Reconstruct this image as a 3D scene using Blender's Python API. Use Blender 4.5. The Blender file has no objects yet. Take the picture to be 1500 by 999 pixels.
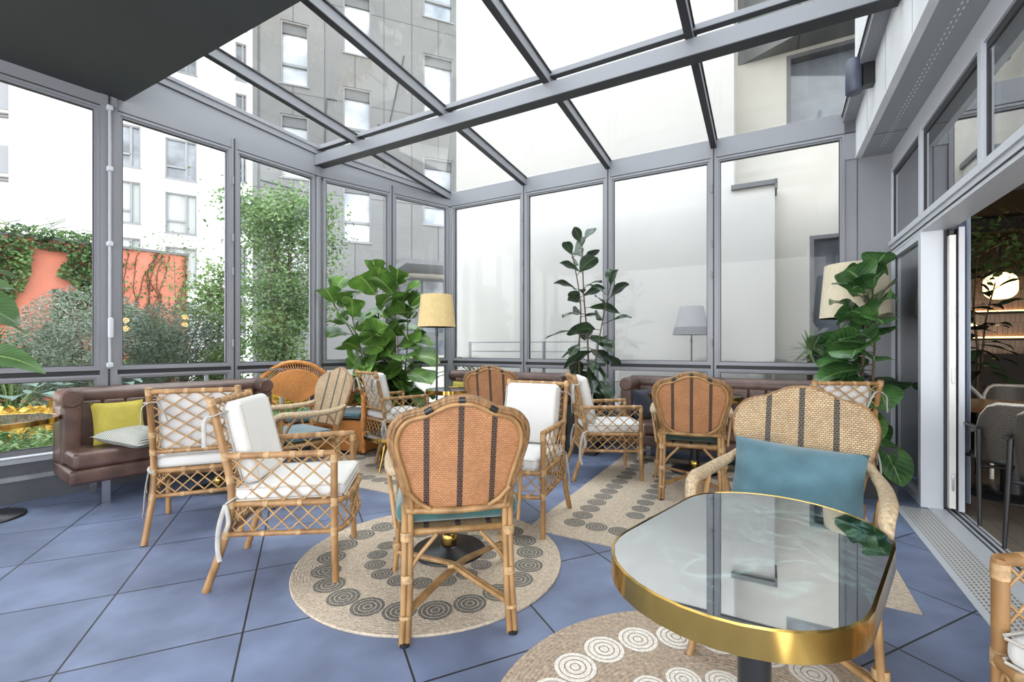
import bpy, math, random
from mathutils import Vector, Matrix, noise

# ------------------------------------------------------------------ camera, world, exposure
scene = bpy.context.scene
col = scene.collection
R = random.Random(7)
cam_data = bpy.data.cameras.new('camera')
cam_data.sensor_width = 36.0
cam_data.lens = 16.08
cam_data.shift_y = 0.0057
cam_data.clip_start = 0.05
cam_data.clip_end = 300
cam = bpy.data.objects.new('camera', cam_data)
cam.location = (0, 0, 1.207)
cam.rotation_euler = (math.pi / 2, 0, 0)
col.objects.link(cam)
scene.camera = cam

world = bpy.data.worlds.new('world')
scene.world = world
world.use_nodes = True
wn = world.node_tree
bg = wn.nodes['Background']
tc = wn.nodes.new('ShaderNodeTexCoord')
sep = wn.nodes.new('ShaderNodeSeparateXYZ')
ramp = wn.nodes.new('ShaderNodeValToRGB')
ramp.color_ramp.elements[0].position = 0.0
ramp.color_ramp.elements[0].color = (0.97, 0.97, 0.96, 1)
ramp.color_ramp.elements[1].position = 0.9
ramp.color_ramp.elements[1].color = (0.80, 0.89, 1.0, 1)
wn.links.new(tc.outputs['Generated'], sep.inputs[0])
wn.links.new(sep.outputs['Z'], ramp.inputs[0])
wn.links.new(ramp.outputs[0], bg.inputs['Color'])
bg.inputs['Strength'].default_value = 1.9

sun_data = bpy.data.lights.new('sun', 'SUN')
sun_data.energy = 1.3
sun_data.angle = math.radians(40)
sun_data.color = (1.0, 0.97, 0.92)
sun = bpy.data.objects.new('sun', sun_data)
sun.rotation_euler = (math.radians(-8), math.radians(22), 0)
col.objects.link(sun)

scene.view_settings.view_transform = 'Standard'
scene.view_settings.look = 'None'
scene.view_settings.gamma = 1.0
scene.view_settings.use_curve_mapping = False
scene.view_settings.exposure = 1.4
scene.cycles.transparent_max_bounces = 24
scene.cycles.max_bounces = 8

# ------------------------------------------------------------------ helpers
def V(*a):
    return Vector(a)

def frame(ox, oy, ax, ay, oz=0.0):
    l = math.hypot(ax, ay)
    ax, ay = ax / l, ay / l
    return Matrix(((ax, -ay, 0, ox), (ay, ax, 0, oy), (0, 0, 1, oz), (0, 0, 0, 1)))

ID = Matrix.Identity(4)

class MB:
    def __init__(self, M=None):
        self.v, self.f, self.m, self.s, self.uv = [], [], [], [], []
        self.M = M or ID
    def add(self, verts, faces, mi=0, smooth=False, uvs=None):
        o = len(self.v)
        M = self.M
        self.v.extend([M @ Vector(p) for p in verts])
        for k, f in enumerate(faces):
            self.f.append([i + o for i in f])
            self.m.append(mi)
            self.s.append(smooth)
            self.uv.append(None if uvs is None else [uvs[i] for i in f])
        return self
    def box(self, x0, x1, y0, y1, z0, z1, mi=0, rot=None, uv=None):
        vs = [(x0, y0, z0), (x1, y0, z0), (x1, y1, z0), (x0, y1, z0), (x0, y0, z1), (x1, y0, z1), (x1, y1, z1), (x0, y1, z1)]
        if rot is not None:
            vs = [rot @ Vector(p) for p in vs]
        return self.add(vs, [(3, 2, 1, 0), (4, 5, 6, 7), (0, 1, 5, 4), (1, 2, 6, 5), (2, 3, 7, 6), (3, 0, 4, 7)], mi)
    def prism(self, poly, z0, z1, mi=0, smooth_side=False, mi_side=None):
        n = len(poly)
        vs = [(p[0], p[1], z0) for p in poly] + [(p[0], p[1], z1) for p in poly]
        uv = [(p[0], p[1]) for p in poly] * 2
        self.add(vs, [tuple(range(n))[::-1], tuple(range(n, 2 * n))], mi, uvs=uv)
        self.add(vs, [(i, (i + 1) % n, n + (i + 1) % n, n + i) for i in range(n)], mi if mi_side is None else mi_side, smooth_side, uvs=uv)
        return self
    def beam(self, a, b, w, h, mi=0, up=(0, 0, 1)):
        a, b = Vector(a), Vector(b)
        d = (b - a).normalized()
        u = Vector(up)
        s = d.cross(u).normalized()
        u = s.cross(d)
        vs = []
        for p in (a, b):
            for i, j in ((-1, -1), (1, -1), (1, 1), (-1, 1)):
                vs.append(p + s * (w / 2 * i) + u * (h / 2 * j))
        return self.add(vs, [(0, 3, 2, 1)[::-1], (4, 5, 6, 7)[::-1], (0, 1, 5, 4), (1, 2, 6, 5), (2, 3, 7, 6), (3, 0, 4, 7)], mi)
    def tube(self, pts, r, n=8, mi=0, closed=False, flat=1.0, caps=True):
        pts = [Vector(p) for p in pts]
        k = len(pts)
        rs = r if isinstance(r, (list, tuple)) else [r] * k
        ref = None
        vs = []
        for i in range(k):
            if closed:
                t = pts[(i + 1) % k] - pts[i - 1]
            else:
                t = pts[min(i + 1, k - 1)] - pts[max(i - 1, 0)]
            t.normalize()
            if ref is None:
                ref = Vector((0, 0, 1)) if abs(t.z) < 0.9 else Vector((1, 0, 0))
            a = (ref - t * ref.dot(t))
            if a.length < 1e-5:
                a = t.orthogonal()
            a.normalize()
            ref = a
            b = t.cross(a)
            for j in range(n):
                th = 2 * math.pi * j / n
                vs.append(pts[i] + a * (rs[i] * math.cos(th) * flat) + b * (rs[i] * math.sin(th)))
        fs = []
        for i in range(k if closed else k - 1):
            i2 = (i + 1) % k
            for j in range(n):
                j2 = (j + 1) % n
                fs.append((i * n + j, i * n + j2, i2 * n + j2, i2 * n + j))
        self.add(vs, fs, mi, True)
        if not closed and caps:
            self.add(vs[:n], [tuple(range(n))[::-1]], mi)
            self.add(vs[-n:], [tuple(range(n))], mi)
        return self
    def lathe(self, prof, cx=0, cy=0, n=24, mi=0, smooth=True, caps=True):
        vs = []
        for r, z in prof:
            for j in range(n):
                th = 2 * math.pi * j / n
                vs.append((cx + r * math.cos(th), cy + r * math.sin(th), z))
        fs = []
        for i in range(len(prof) - 1):
            for j in range(n):
                j2 = (j + 1) % n
                fs.append((i * n + j, i * n + j2, (i + 1) * n + j2, (i + 1) * n + j))
        self.add(vs, fs, mi, smooth)
        if caps and prof[0][0] > 1e-4:
            self.add(vs[:n], [tuple(range(n))[::-1]], mi)
        if caps and prof[-1][0] > 1e-4:
            self.add(vs[-n:], [tuple(range(n))], mi)
        return self
    def rbox(self, x0, x1, y0, y1, z0, z1, r=0.02, k=3, mi=0, puff=0.0, rot=None):
        c = Vector(((x0 + x1) / 2, (y0 + y1) / 2, (z0 + z1) / 2))
        h = Vector(((x1 - x0) / 2, (y1 - y0) / 2, (z1 - z0) / 2))
        r = min(r, h.x, h.y, h.z)
        inn = h - Vector((r, r, r))
        tt = [math.tan(math.radians(45) * (j / k)) for j in range(k + 1)]
        smp = [(-1, -t) for t in tt[::-1]] + [(1, t) for t in tt]
        n = len(smp)
        vs, fs, idx = [], [], {}
        def vid(p):
            key = (round(p.x, 5), round(p.y, 5), round(p.z, 5))
            if key not in idx:
                idx[key] = len(vs)
                q = Vector(p)
                if puff:
                    u, v = q.x / h.x, q.y / h.y
                    q.z += puff * (1 if q.z > 0 else -0.3) * max(0, 1 - u * u) * max(0, 1 - v * v)
                q = c + q
                vs.append(rot @ q if rot is not None else q)
            return idx[key]
        for ax in range(3):
            a1, a2 = (ax + 1) % 3, (ax + 2) % 3
            for sg in (-1, 1):
                g = []
                for (s1, o1) in smp:
                    row = []
                    for (s2, o2) in smp:
                        d = [0, 0, 0]
                        d[ax] = sg; d[a1] = o1; d[a2] = o2
                        d = Vector(d).normalized()
                        p = Vector((0, 0, 0))
                        p[ax] = sg * inn[ax] + r * d[ax]
                        p[a1] = s1 * inn[a1] + r * d[a1]
                        p[a2] = s2 * inn[a2] + r * d[a2]
                        row.append(vid(p))
                    g.append(row)
                for i in range(n - 1):
                    for j in range(n - 1):
                        q = (g[i][j], g[i + 1][j], g[i + 1][j + 1], g[i][j + 1])
                        if len(set(q)) < 3:
                            continue
                        fs.append(q if sg > 0 else q[::-1])
        return self.add(vs, fs, mi, True)
    def pillow(self, w, h, t, mat4=None, mi=0, n=12, pinch=0.06, wr=0.0):
        M = mat4 or ID
        vs, uv = [], []
        for sgn in (1, -1):
            for i in range(n + 1):
                for j in range(n + 1):
                    u, v = -1 + 2 * i / n, -1 + 2 * j / n
                    f = (max(0, 1 - u ** 4) * max(0, 1 - v ** 4)) ** 0.5
                    f = 0.75 * f + 0.25 * (max(0, 1 - u * u) * max(0, 1 - v * v))
                    x = w / 2 * u * (1 - pinch * (1 - v * v))
                    y = h / 2 * v * (1 - pinch * (1 - u * u))
                    z = sgn * t / 2 * f
                    if wr and f > 0:
                        z += wr * f * noise.noise(Vector((u * 2.2 + 3, v * 2.2, sgn * 4)))
                    vs.append(M @ Vector((x, y, z)))
                    uv.append((x, y))
        N = (n + 1) * (n + 1)
        fs = []
        for i in range(n):
            for j in range(n):
                a = i * (n + 1) + j
                b = a + n + 1
                fs.append((a, b, b + 1, a + 1))
                fs.append((N + a, N + a + 1, N + b + 1, N + b))
        return self.add(vs, fs, mi, True, uv)
    def build(self, name, mats, parent=None):
        me = bpy.data.meshes.new(name)
        me.from_pydata([tuple(p) for p in self.v], [], self.f)
        if not isinstance(mats, (list, tuple)):
            mats = [mats]
        for m in mats:
            me.materials.append(m)
        me.polygons.foreach_set('material_index', self.m)
        me.polygons.foreach_set('use_smooth', self.s)
        if any(u is not None for u in self.uv):
            lay = me.uv_layers.new(name='UVMap')
            flat = []
            for f, u in zip(self.f, self.uv):
                for q in range(len(f)):
                    flat.extend(u[q] if u is not None else (0.0, 0.0))
            lay.data.foreach_set('uv', flat)
        me.update()
        o = bpy.data.objects.new(name, me)
        col.objects.link(o)
        if parent is not None:
            o.parent = parent
        return o

def tag(o, label=None, cat=None, group=None, kind=None):
    if label: o['label'] = label
    if cat: o['category'] = cat
    if group: o['group'] = group
    if kind: o['kind'] = kind
    return o

def empty(name, loc=(0, 0, 0), rz=0.0):
    o = bpy.data.objects.new(name, None)
    o.empty_display_size = 0.1
    o.location = loc
    o.rotation_euler = (0, 0, rz)
    col.objects.link(o)
    return o

def face_angle(fx, fy):
    return math.atan2(-fx, fy)

def copy_thing(root, loc, rz, label=None, group=None):
    r = root.copy()
    col.objects.link(r)
    r.location = loc
    r.rotation_euler = (0, 0, rz)
    if label: r['label'] = label
    if group: r['group'] = group
    for ch in list(root.children):
        c = ch.copy()
        col.objects.link(c)
        c.parent = r
        for g in list(ch.children):
            d = g.copy()
            col.objects.link(d)
            d.parent = c
    return r

def spline(pts, n=6):
    pts = [Vector(p) for p in pts]
    out = []
    for i in range(len(pts) - 1):
        p0, p1, p2, p3 = pts[max(i - 1, 0)], pts[i], pts[i + 1], pts[min(i + 2, len(pts) - 1)]
        for k in range(n):
            t = k / n
            out.append(0.5 * ((2 * p1) + (p2 - p0) * t + (2 * p0 - 5 * p1 + 4 * p2 - p3) * t * t + (3 * p1 - p0 - 3 * p2 + p3) * t ** 3))
    out.append(pts[-1])
    return out

# ------------------------------------------------------------------ materials
def nodes_of(name):
    m = bpy.data.materials.new(name)
    m.use_nodes = True
    nt = m.node_tree
    return m, nt, nt.nodes['Principled BSDF']

def rgb(c):
    return (c[0], c[1], c[2], 1)

def mat(name, c, rough=0.5, metal=0.0, var=None, bump=None, spec=0.5, stretch=(1, 1, 1), c2=None, sheen=0.0, coat=0.0, trans=0.0):
    m, nt, b = nodes_of(name)
    b.inputs['Roughness'].default_value = rough
    b.inputs['Metallic'].default_value = metal
    b.inputs['Specular IOR Level'].default_value = spec
    b.inputs['Base Color'].default_value = rgb(c)
    if sheen: b.inputs['Sheen Weight'].default_value = sheen
    if coat: b.inputs['Coat Weight'].default_value = coat
    if var or bump:
        t = nt.nodes.new('ShaderNodeTexCoord')
        mp = nt.nodes.new('ShaderNodeMapping')
        mp.inputs['Scale'].default_value = stretch
        nt.links.new(t.outputs['Object'], mp.inputs[0])
    if var:
        n = nt.nodes.new('ShaderNodeTexNoise')
        n.inputs['Scale'].default_value = var[0]
        n.inputs['Detail'].default_value = 5
        nt.links.new(mp.outputs[0], n.inputs['Vector'])
        r = nt.nodes.new('ShaderNodeValToRGB')
        a = var[1]
        lo = [max(0, x * (1 - a)) for x in c]
        hi = c2 if c2 else [min(1, x * (1 + a)) for x in c]
        r.color_ramp.elements[0].position = 0.3
        r.color_ramp.elements[1].position = 0.7
        r.color_ramp.elements[0].color = rgb(lo)
        r.color_ramp.elements[1].color = rgb(hi)
        nt.links.new(n.outputs[0], r.inputs[0])
        nt.links.new(r.outputs[0], b.inputs['Base Color'])
    if bump:
        n2 = nt.nodes.new('ShaderNodeTexNoise')
        n2.inputs['Scale'].default_value = bump[0]
        n2.inputs['Detail'].default_value = 4
        nt.links.new(mp.outputs[0], n2.inputs['Vector'])
        bp = nt.nodes.new('ShaderNodeBump')
        bp.inputs['Strength'].default_value = bump[1]
        bp.inputs['Distance'].default_value = 0.01
        nt.links.new(n2.outputs[0], bp.inputs['Height'])
        nt.links.new(bp.outputs[0], b.inputs['Normal'])
    return m

def emit(name, c, s):
    m, nt, b = nodes_of(name)
    b.inputs['Base Color'].default_value = rgb(c)
    b.inputs['Emission Color'].default_value = rgb(c)
    b.inputs['Emission Strength'].default_value = s
    return m

def glass(name, tint=(0.96, 0.98, 0.98), refl=1.0):
    m = bpy.data.materials.new(name)
    m.use_nodes = True
    nt = m.node_tree
    nt.nodes.clear()
    out = nt.nodes.new('ShaderNodeOutputMaterial')
    mix = nt.nodes.new('ShaderNodeMixShader')
    tr = nt.nodes.new('ShaderNodeBsdfTransparent')
    gl = nt.nodes.new('ShaderNodeBsdfGlossy')
    lw = nt.nodes.new('ShaderNodeLayerWeight')
    lw.inputs['Blend'].default_value = 0.5
    fr = nt.nodes.new('ShaderNodeMath')
    fr.operation = 'POWER'
    fr.inputs[1].default_value = 5.0
    nt.links.new(lw.outputs['Facing'], fr.inputs[0])
    mu = nt.nodes.new('ShaderNodeMath')
    mu.operation = 'MULTIPLY_ADD'
    mu.inputs[2].default_value = 0.035 * refl
    mu.inputs[1].default_value = min(0.9, 0.97 - 0.035 * refl)
    tr.inputs['Color'].default_value = rgb(tint)
    gl.inputs['Roughness'].default_value = 0.01
    nt.links.new(fr.outputs[0], mu.inputs[0])
    nt.links.new(mu.outputs[0], mix.inputs[0])
    nt.links.new(tr.outputs[0], mix.inputs[1])
    nt.links.new(gl.outputs[0], mix.inputs[2])
    nt.links.new(mix.outputs[0], out.inputs[0])
    return m

def uv_brick(name, bw, rh, c1, c2, cm, mortar=0.0012, rough=0.55, offset=0.5, bump=0.4, stripes=None, stripe_w=0.010, dark=(0.012, 0.011, 0.012), noise_amt=0.0, noise_scale=3.0, smooth=0.1, bias=0.0, spec=0.5):
    m, nt, b = nodes_of(name)
    L = nt.links
    uvn = nt.nodes.new('ShaderNodeUVMap')
    uvn.uv_map = 'UVMap'
    br = nt.nodes.new('ShaderNodeTexBrick')
    br.inputs['Scale'].default_value = 1.0
    br.inputs['Brick Width'].default_value = bw
    br.inputs['Row Height'].default_value = rh
    br.inputs['Mortar Size'].default_value = mortar
    br.inputs['Mortar Smooth'].default_value = smooth
    br.inputs['Bias'].default_value = bias
    br.inputs['Color1'].default_value = rgb(c1)
    br.inputs['Color2'].default_value = rgb(c2)
    br.inputs['Mortar'].default_value = rgb(cm)
    br.offset = offset
    L.new(uvn.outputs[0], br.inputs['Vector'])
    cur = br.outputs['Color']
    if noise_amt:
        n = nt.nodes.new('ShaderNodeTexNoise')
        n.inputs['Scale'].default_value = noise_scale
        n.inputs['Detail'].default_value = 6
        L.new(uvn.outputs[0], n.inputs['Vector'])
        mr = nt.nodes.new('ShaderNodeMapRange')
        mr.inputs['From Min'].default_value = 0.3
        mr.inputs['From Max'].default_value = 0.7
        mr.inputs['To Min'].default_value = 1 - noise_amt
        mr.inputs['To Max'].default_value = 1 + noise_amt
        L.new(n.outputs[0], mr.inputs[0])
        mx = nt.nodes.new('ShaderNodeVectorMath')
        mx.operation = 'SCALE'
        L.new(cur, mx.inputs[0])
        L.new(mr.outputs[0], mx.inputs['Scale'])
        cur = mx.outputs[0]
    if stripes:
        sx = nt.nodes.new('ShaderNodeSeparateXYZ')
        L.new(uvn.outputs[0], sx.inputs[0])
        acc = None
        for s in stripes:
            d = nt.nodes.new('ShaderNodeMath'); d.operation = 'SUBTRACT'; d.inputs[1].default_value = s
            L.new(sx.outputs[0], d.inputs[0])
            a = nt.nodes.new('ShaderNodeMath'); a.operation = 'ABSOLUTE'
            L.new(d.outputs[0], a.inputs[0])
            l = nt.nodes.new('ShaderNodeMath'); l.operation = 'LESS_THAN'; l.inputs[1].default_value = stripe_w
            L.new(a.outputs[0], l.inputs[0])
            if acc is None:
                acc = l.outputs[0]
            else:
                q = nt.nodes.new('ShaderNodeMath'); q.operation = 'MAXIMUM'
                L.new(acc, q.inputs[0]); L.new(l.outputs[0], q.inputs[1])
                acc = q.outputs[0]
        ck = nt.nodes.new('ShaderNodeTexBrick')
        ck.inputs['Scale'].default_value = 1.0
        ck.inputs['Brick Width'].default_value = 0.013
        ck.inputs['Row Height'].default_value = 0.011
        ck.inputs['Mortar Size'].default_value = 0.0011
        ck.inputs['Color1'].default_value = rgb(dark)
        ck.inputs['Color2'].default_value = rgb([x * 2.0 for x in dark])
        ck.inputs['Mortar'].default_value = rgb([x * 0.35 for x in c1])
        L.new(uvn.outputs[0], ck.inputs['Vector'])
        mc = nt.nodes.new('ShaderNodeMix'); mc.data_type = 'RGBA'
        L.new(acc, mc.inputs[0])
        L.new(cur, mc.inputs[6]); L.new(ck.outputs['Color'], mc.inputs[7])
        cur = mc.outputs[2]
    L.new(cur, b.inputs['Base Color'])
    b.inputs['Roughness'].default_value = rough
    b.inputs['Specular IOR Level'].default_value = spec
    if bump:
        inv = nt.nodes.new('ShaderNodeMath'); inv.operation = 'SUBTRACT'; inv.inputs[0].default_value = 1.0
        L.new(br.outputs['Fac'], inv.inputs[1])
        bp = nt.nodes.new('ShaderNodeBump')
        bp.inputs['Strength'].default_value = bump
        bp.inputs['Distance'].default_value = 0.004
        L.new(inv.outputs[0], bp.inputs['Height'])
        L.new(bp.outputs[0], b.inputs['Normal'])
    return m

def leaf_mat(name, c, vein, rough=0.35, nv=9.0, alt=None, spec=0.5, translucent=0.15):
    m, nt, b = nodes_of(name)
    L = nt.links
    uvn = nt.nodes.new('ShaderNodeUVMap'); uvn.uv_map = 'UVMap'
    s = nt.nodes.new('ShaderNodeSeparateXYZ')
    L.new(uvn.outputs[0], s.inputs[0])
    ab = nt.nodes.new('ShaderNodeMath'); ab.operation = 'ABSOLUTE'
    L.new(s.outputs[0], ab.inputs[0])
    # midrib
    mid = nt.nodes.new('ShaderNodeMath'); mid.operation = 'LESS_THAN'; mid.inputs[1].default_value = 0.05
    L.new(ab.outputs[0], mid.inputs[0])
    # side veins: frac((v - 0.45*|u|) * nv) small
    k = nt.nodes.new('ShaderNodeMath'); k.operation = 'MULTIPLY_ADD'; k.inputs[1].default_value = -0.22
    L.new(ab.outputs[0], k.inputs[0]); L.new(s.outputs[1], k.inputs[2])
    q = nt.nodes.new('ShaderNodeMath'); q.operation = 'MULTIPLY'; q.inputs[1].default_value = nv
    L.new(k.outputs[0], q.inputs[0])
    fr = nt.nodes.new('ShaderNodeMath'); fr.operation = 'FRACT'
    L.new(q.outputs[0], fr.inputs[0])
    lt = nt.nodes.new('ShaderNodeMath'); lt.operation = 'LESS_THAN'; lt.inputs[1].default_value = 0.09
    L.new(fr.outputs[0], lt.inputs[0])
    hf = nt.nodes.new('ShaderNodeMath'); hf.operation = 'MULTIPLY'; hf.inputs[1].default_value = 0.6
    L.new(lt.outputs[0], hf.inputs[0])
    mx = nt.nodes.new('ShaderNodeMath'); mx.operation = 'MAXIMUM'
    L.new(mid.outputs[0], mx.inputs[0]); L.new(hf.outputs[0], mx.inputs[1])
    n = nt.nodes.new('ShaderNodeTexNoise'); n.inputs['Scale'].default_value = 5.0
    t = nt.nodes.new('ShaderNodeTexCoord')
    L.new(t.outputs['Object'], n.inputs['Vector'])
    r = nt.nodes.new('ShaderNodeValToRGB')
    r.color_ramp.elements[0].position = 0.35; r.color_ramp.elements[1].position = 0.7
    r.color_ramp.elements[0].color = rgb([x * 0.65 for x in c])
    r.color_ramp.elements[1].color = rgb(alt if alt else [min(1, x * 1.5) for x in c])
    L.new(n.outputs[0], r.inputs[0])
    mc = nt.nodes.new('ShaderNodeMix'); mc.data_type = 'RGBA'
    L.new(mx.outputs[0], mc.inputs[0])
    L.new(r.outputs[0], mc.inputs[6]); mc.inputs[7].default_value = rgb(vein)
    L.new(mc.outputs[2], b.inputs['Base Color'])
    b.inputs['Roughness'].default_value = rough
    b.inputs['Specular IOR Level'].default_value = spec
    if translucent:
        tl = nt.nodes.new('ShaderNodeBsdfTranslucent')
        L.new(mc.outputs[2], tl.inputs[0])
        ms = nt.nodes.new('ShaderNodeMixShader'); ms.inputs[0].default_value = translucent
        out = nt.nodes['Material Output']
        L.new(b.outputs[0], ms.inputs[1]); L.new(tl.outputs[0], ms.inputs[2])
        L.new(ms.outputs[0], out.inputs[0])
    return m

def cloud_leaf(name, c, c2, translucent=0.25, scale=2.0):
    m, nt, b = nodes_of(name)
    L = nt.links
    t = nt.nodes.new('ShaderNodeTexCoord')
    n = nt.nodes.new('ShaderNodeTexNoise'); n.inputs['Scale'].default_value = scale; n.inputs['Detail'].default_value = 8
    L.new(t.outputs['Object'], n.inputs['Vector'])
    r = nt.nodes.new('ShaderNodeValToRGB')
    r.color_ramp.elements[0].position = 0.35; r.color_ramp.elements[1].position = 0.65
    r.color_ramp.elements[0].color = rgb(c); r.color_ramp.elements[1].color = rgb(c2)
    L.new(n.outputs[0], r.inputs[0])
    L.new(r.outputs[0], b.inputs['Base Color'])
    b.inputs['Roughness'].default_value = 0.5
    tl = nt.nodes.new('ShaderNodeBsdfTranslucent')
    L.new(r.outputs[0], tl.inputs[0])
    ms = nt.nodes.new('ShaderNodeMixShader'); ms.inputs[0].default_value = translucent
    out = nt.nodes['Material Output']
    L.new(b.outputs[0], ms.inputs[1]); L.new(tl.outputs[0], ms.inputs[2])
    L.new(ms.outputs[0], out.inputs[0])
    return m

def marble(name, base, vein, rough=0.06, scale=3.0):
    m, nt, b = nodes_of(name)
    L = nt.links
    t = nt.nodes.new('ShaderNodeTexCoord')
    n1 = nt.nodes.new('ShaderNodeTexNoise'); n1.inputs['Scale'].default_value = scale; n1.inputs['Detail'].default_value = 6
    L.new(t.outputs['Object'], n1.inputs['Vector'])
    n2 = nt.nodes.new('ShaderNodeTexNoise'); n2.inputs['Scale'].default_value = scale * 1.8; n2.inputs['Detail'].default_value = 8; n2.inputs['Distortion'].default_value = 1.6
    L.new(t.outputs['Object'], n2.inputs['Vector'])
    d = nt.nodes.new('ShaderNodeMath'); d.operation = 'SUBTRACT'; d.inputs[1].default_value = 0.5
    L.new(n2.outputs[0], d.inputs[0])
    a = nt.nodes.new('ShaderNodeMath'); a.operation = 'ABSOLUTE'
    L.new(d.outputs[0], a.inputs[0])
    r = nt.nodes.new('ShaderNodeValToRGB')
    r.color_ramp.elements[0].position = 0.0; r.color_ramp.elements[0].color = rgb(vein)
    r.color_ramp.elements[1].position = 0.06; r.color_ramp.elements[1].color = rgb(base)
    e = r.color_ramp.elements.new(0.025); e.color = rgb([(x + y) / 2 * 0.7 for x, y in zip(base, vein)])
    L.new(a.outputs[0], r.inputs[0])
    mx = nt.nodes.new('ShaderNodeMix'); mx.data_type = 'RGBA'
    mr = nt.nodes.new('ShaderNodeMapRange')
    mr.inputs['From Min'].default_value = 0.42; mr.inputs['From Max'].default_value = 0.62
    L.new(n1.outputs[0], mr.inputs[0])
    L.new(mr.outputs[0], mx.inputs[0])
    mx.inputs[6].default_value = rgb(base)
    L.new(r.outputs[0], mx.inputs[7])
    L.new(mx.outputs[2], b.inputs['Base Color'])
    b.inputs['Roughness'].default_value = rough
    b.inputs['Coat Weight'].default_value = 1.0
    b.inputs['Coat Roughness'].default_value = 0.02
    b.inputs['Coat IOR'].default_value = 6.0
    return m

M = {}
M['frame'] = mat('grey_aluminium', (0.225, 0.232, 0.255), 0.38, 0.0, spec=0.6)
M['frame_dark'] = mat('dark_gasket', (0.03, 0.03, 0.035), 0.6)
M['lightframe'] = mat('pale_aluminium', (0.52, 0.545, 0.59), 0.4, 0.0, spec=0.6)
M['pane'] = glass('clear_glass', (0.97, 0.98, 0.98), 0.42)
M['coated'] = glass('coated_glass', (0.62, 0.67, 0.70), 18.0)
M['roofpane'] = glass('roof_glass', (0.875, 0.88, 0.868), 0.8)
M['ceiling'] = mat('dark_ceiling_paint', (0.026, 0.029, 0.033), 0.6, var=(1.5, 0.15))
M['plinth'] = mat('plinth_paint', (0.10, 0.105, 0.12), 0.5)
M['sill'] = mat('sill_metal', (0.40, 0.42, 0.46), 0.35)
M['stone_ledge'] = mat('ledge_stone', (0.28, 0.29, 0.31), 0.5, var=(9, 0.2))
M['cladding'] = mat('fascia_cladding', (0.74, 0.76, 0.78), 0.4, var=(3, 0.08))
M['soffit'] = mat('soffit_metal', (0.30, 0.315, 0.335), 0.5)
M['bamboo'] = mat('bamboo', (0.30, 0.150, 0.052), 0.4, var=(16, 0.35), c2=(0.42, 0.235, 0.095), stretch=(1, 1, 0.35), spec=0.5)
M['binding'] = mat('cane_binding', (0.43, 0.275, 0.135), 0.5, var=(60, 0.3))
M['rod'] = mat('thin_rattan_rod', (0.40, 0.235, 0.095), 0.45, var=(20, 0.25))
M['rattan'] = mat('rattan_pole', (0.31, 0.165, 0.058), 0.38, var=(14, 0.35), c2=(0.44, 0.255, 0.105), stretch=(1, 1, 0.4))
M['rattan_wrap'] = mat('rattan_wrap', (0.22, 0.12, 0.05), 0.5, var=(70, 0.5), stretch=(1, 1, 0.3))
M['pale_wrap'] = mat('pale_wicker_wrap', (0.46, 0.35, 0.22), 0.55, var=(80, 0.35), bump=(120, 0.6))
M['cushion'] = mat('white_canvas', (0.61, 0.60, 0.585), 0.85, var=(4, 0.05), bump=(250, 0.12), sheen=0.2)
M['piping'] = mat('cream_piping', (0.50, 0.47, 0.42), 0.8)
M['ribbon'] = mat('grey_canvas_ribbon', (0.40, 0.385, 0.36), 0.85, var=(20, 0.15))
M['teal'] = mat('teal_velvet', (0.058, 0.130, 0.160), 0.8, var=(7, 0.25), bump=(180, 0.15), sheen=0.4)
M['green'] = mat('green_velvet', (0.022, 0.088, 0.080), 0.75, var=(9, 0.3), bump=(160, 0.1), sheen=0.5)
M['darkgreen'] = mat('dark_green_velvet', (0.010, 0.030, 0.022), 0.75, var=(9, 0.3), sheen=0.3)
M['yellow'] = mat('yellow_linen', (0.40, 0.34, 0.055), 0.85, var=(14, 0.15), bump=(60, 0.4), stretch=(0.3, 0.3, 2))
M['navy'] = mat('navy_velvet', (0.010, 0.014, 0.032), 0.75, var=(12, 0.4), sheen=0.3)
M['leather'] = mat('brown_leather', (0.088, 0.048, 0.038), 0.36, var=(7, 0.35), bump=(55, 0.18), c2=(0.135, 0.078, 0.062), spec=0.5)
M['chrome'] = mat('brushed_steel', (0.62, 0.63, 0.65), 0.22, 1.0)
M['brass'] = mat('polished_brass', (0.56, 0.36, 0.10), 0.14, 1.0, var=(6, 0.12))
M['black'] = mat('black_metal', (0.012, 0.012, 0.014), 0.35)
M['planter'] = mat('matt_black_planter', (0.012, 0.012, 0.014), 0.55)
M['soil'] = mat('soil', (0.035, 0.022, 0.014), 0.9, var=(40, 0.5), bump=(50, 1.0))
M['marble'] = marble('green_marble', (0.008, 0.022, 0.024), (0.20, 0.36, 0.33))
M['marble_red_reflection'] = marble('red_reflection_marble', (0.16, 0.035, 0.025), (0.30, 0.16, 0.12))  # reddish reflection on the left table's top, painted in as stone colour
M['shade'] = mat('straw_lampshade', (0.56, 0.42, 0.20), 0.85, var=(90, 0.12), stretch=(1, 1, 0.2), bump=(150, 0.2))
M['shade_pale'] = mat('cream_lampshade', (0.58, 0.51, 0.38), 0.85, var=(90, 0.08), stretch=(1, 1, 0.2))
M['shade_grey'] = mat('grey_lampshade', (0.30, 0.30, 0.315), 0.8, var=(80, 0.12), stretch=(1, 1, 0.1))
M['shade_band'] = mat('dark_grey_band', (0.16, 0.16, 0.175), 0.8, var=(80, 0.2), stretch=(1, 1, 0.1))
M['orange_wicker'] = uv_brick('orange_wicker', 0.024, 0.010, (0.78, 0.34, 0.085), (0.64, 0.25, 0.055), (0.25, 0.085, 0.02), 0.0016, 0.5, 0.5, 0.6, noise_amt=0.25)
M['orange_pole'] = mat('orange_cane', (0.60, 0.25, 0.065), 0.4, var=(25, 0.3))
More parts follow.
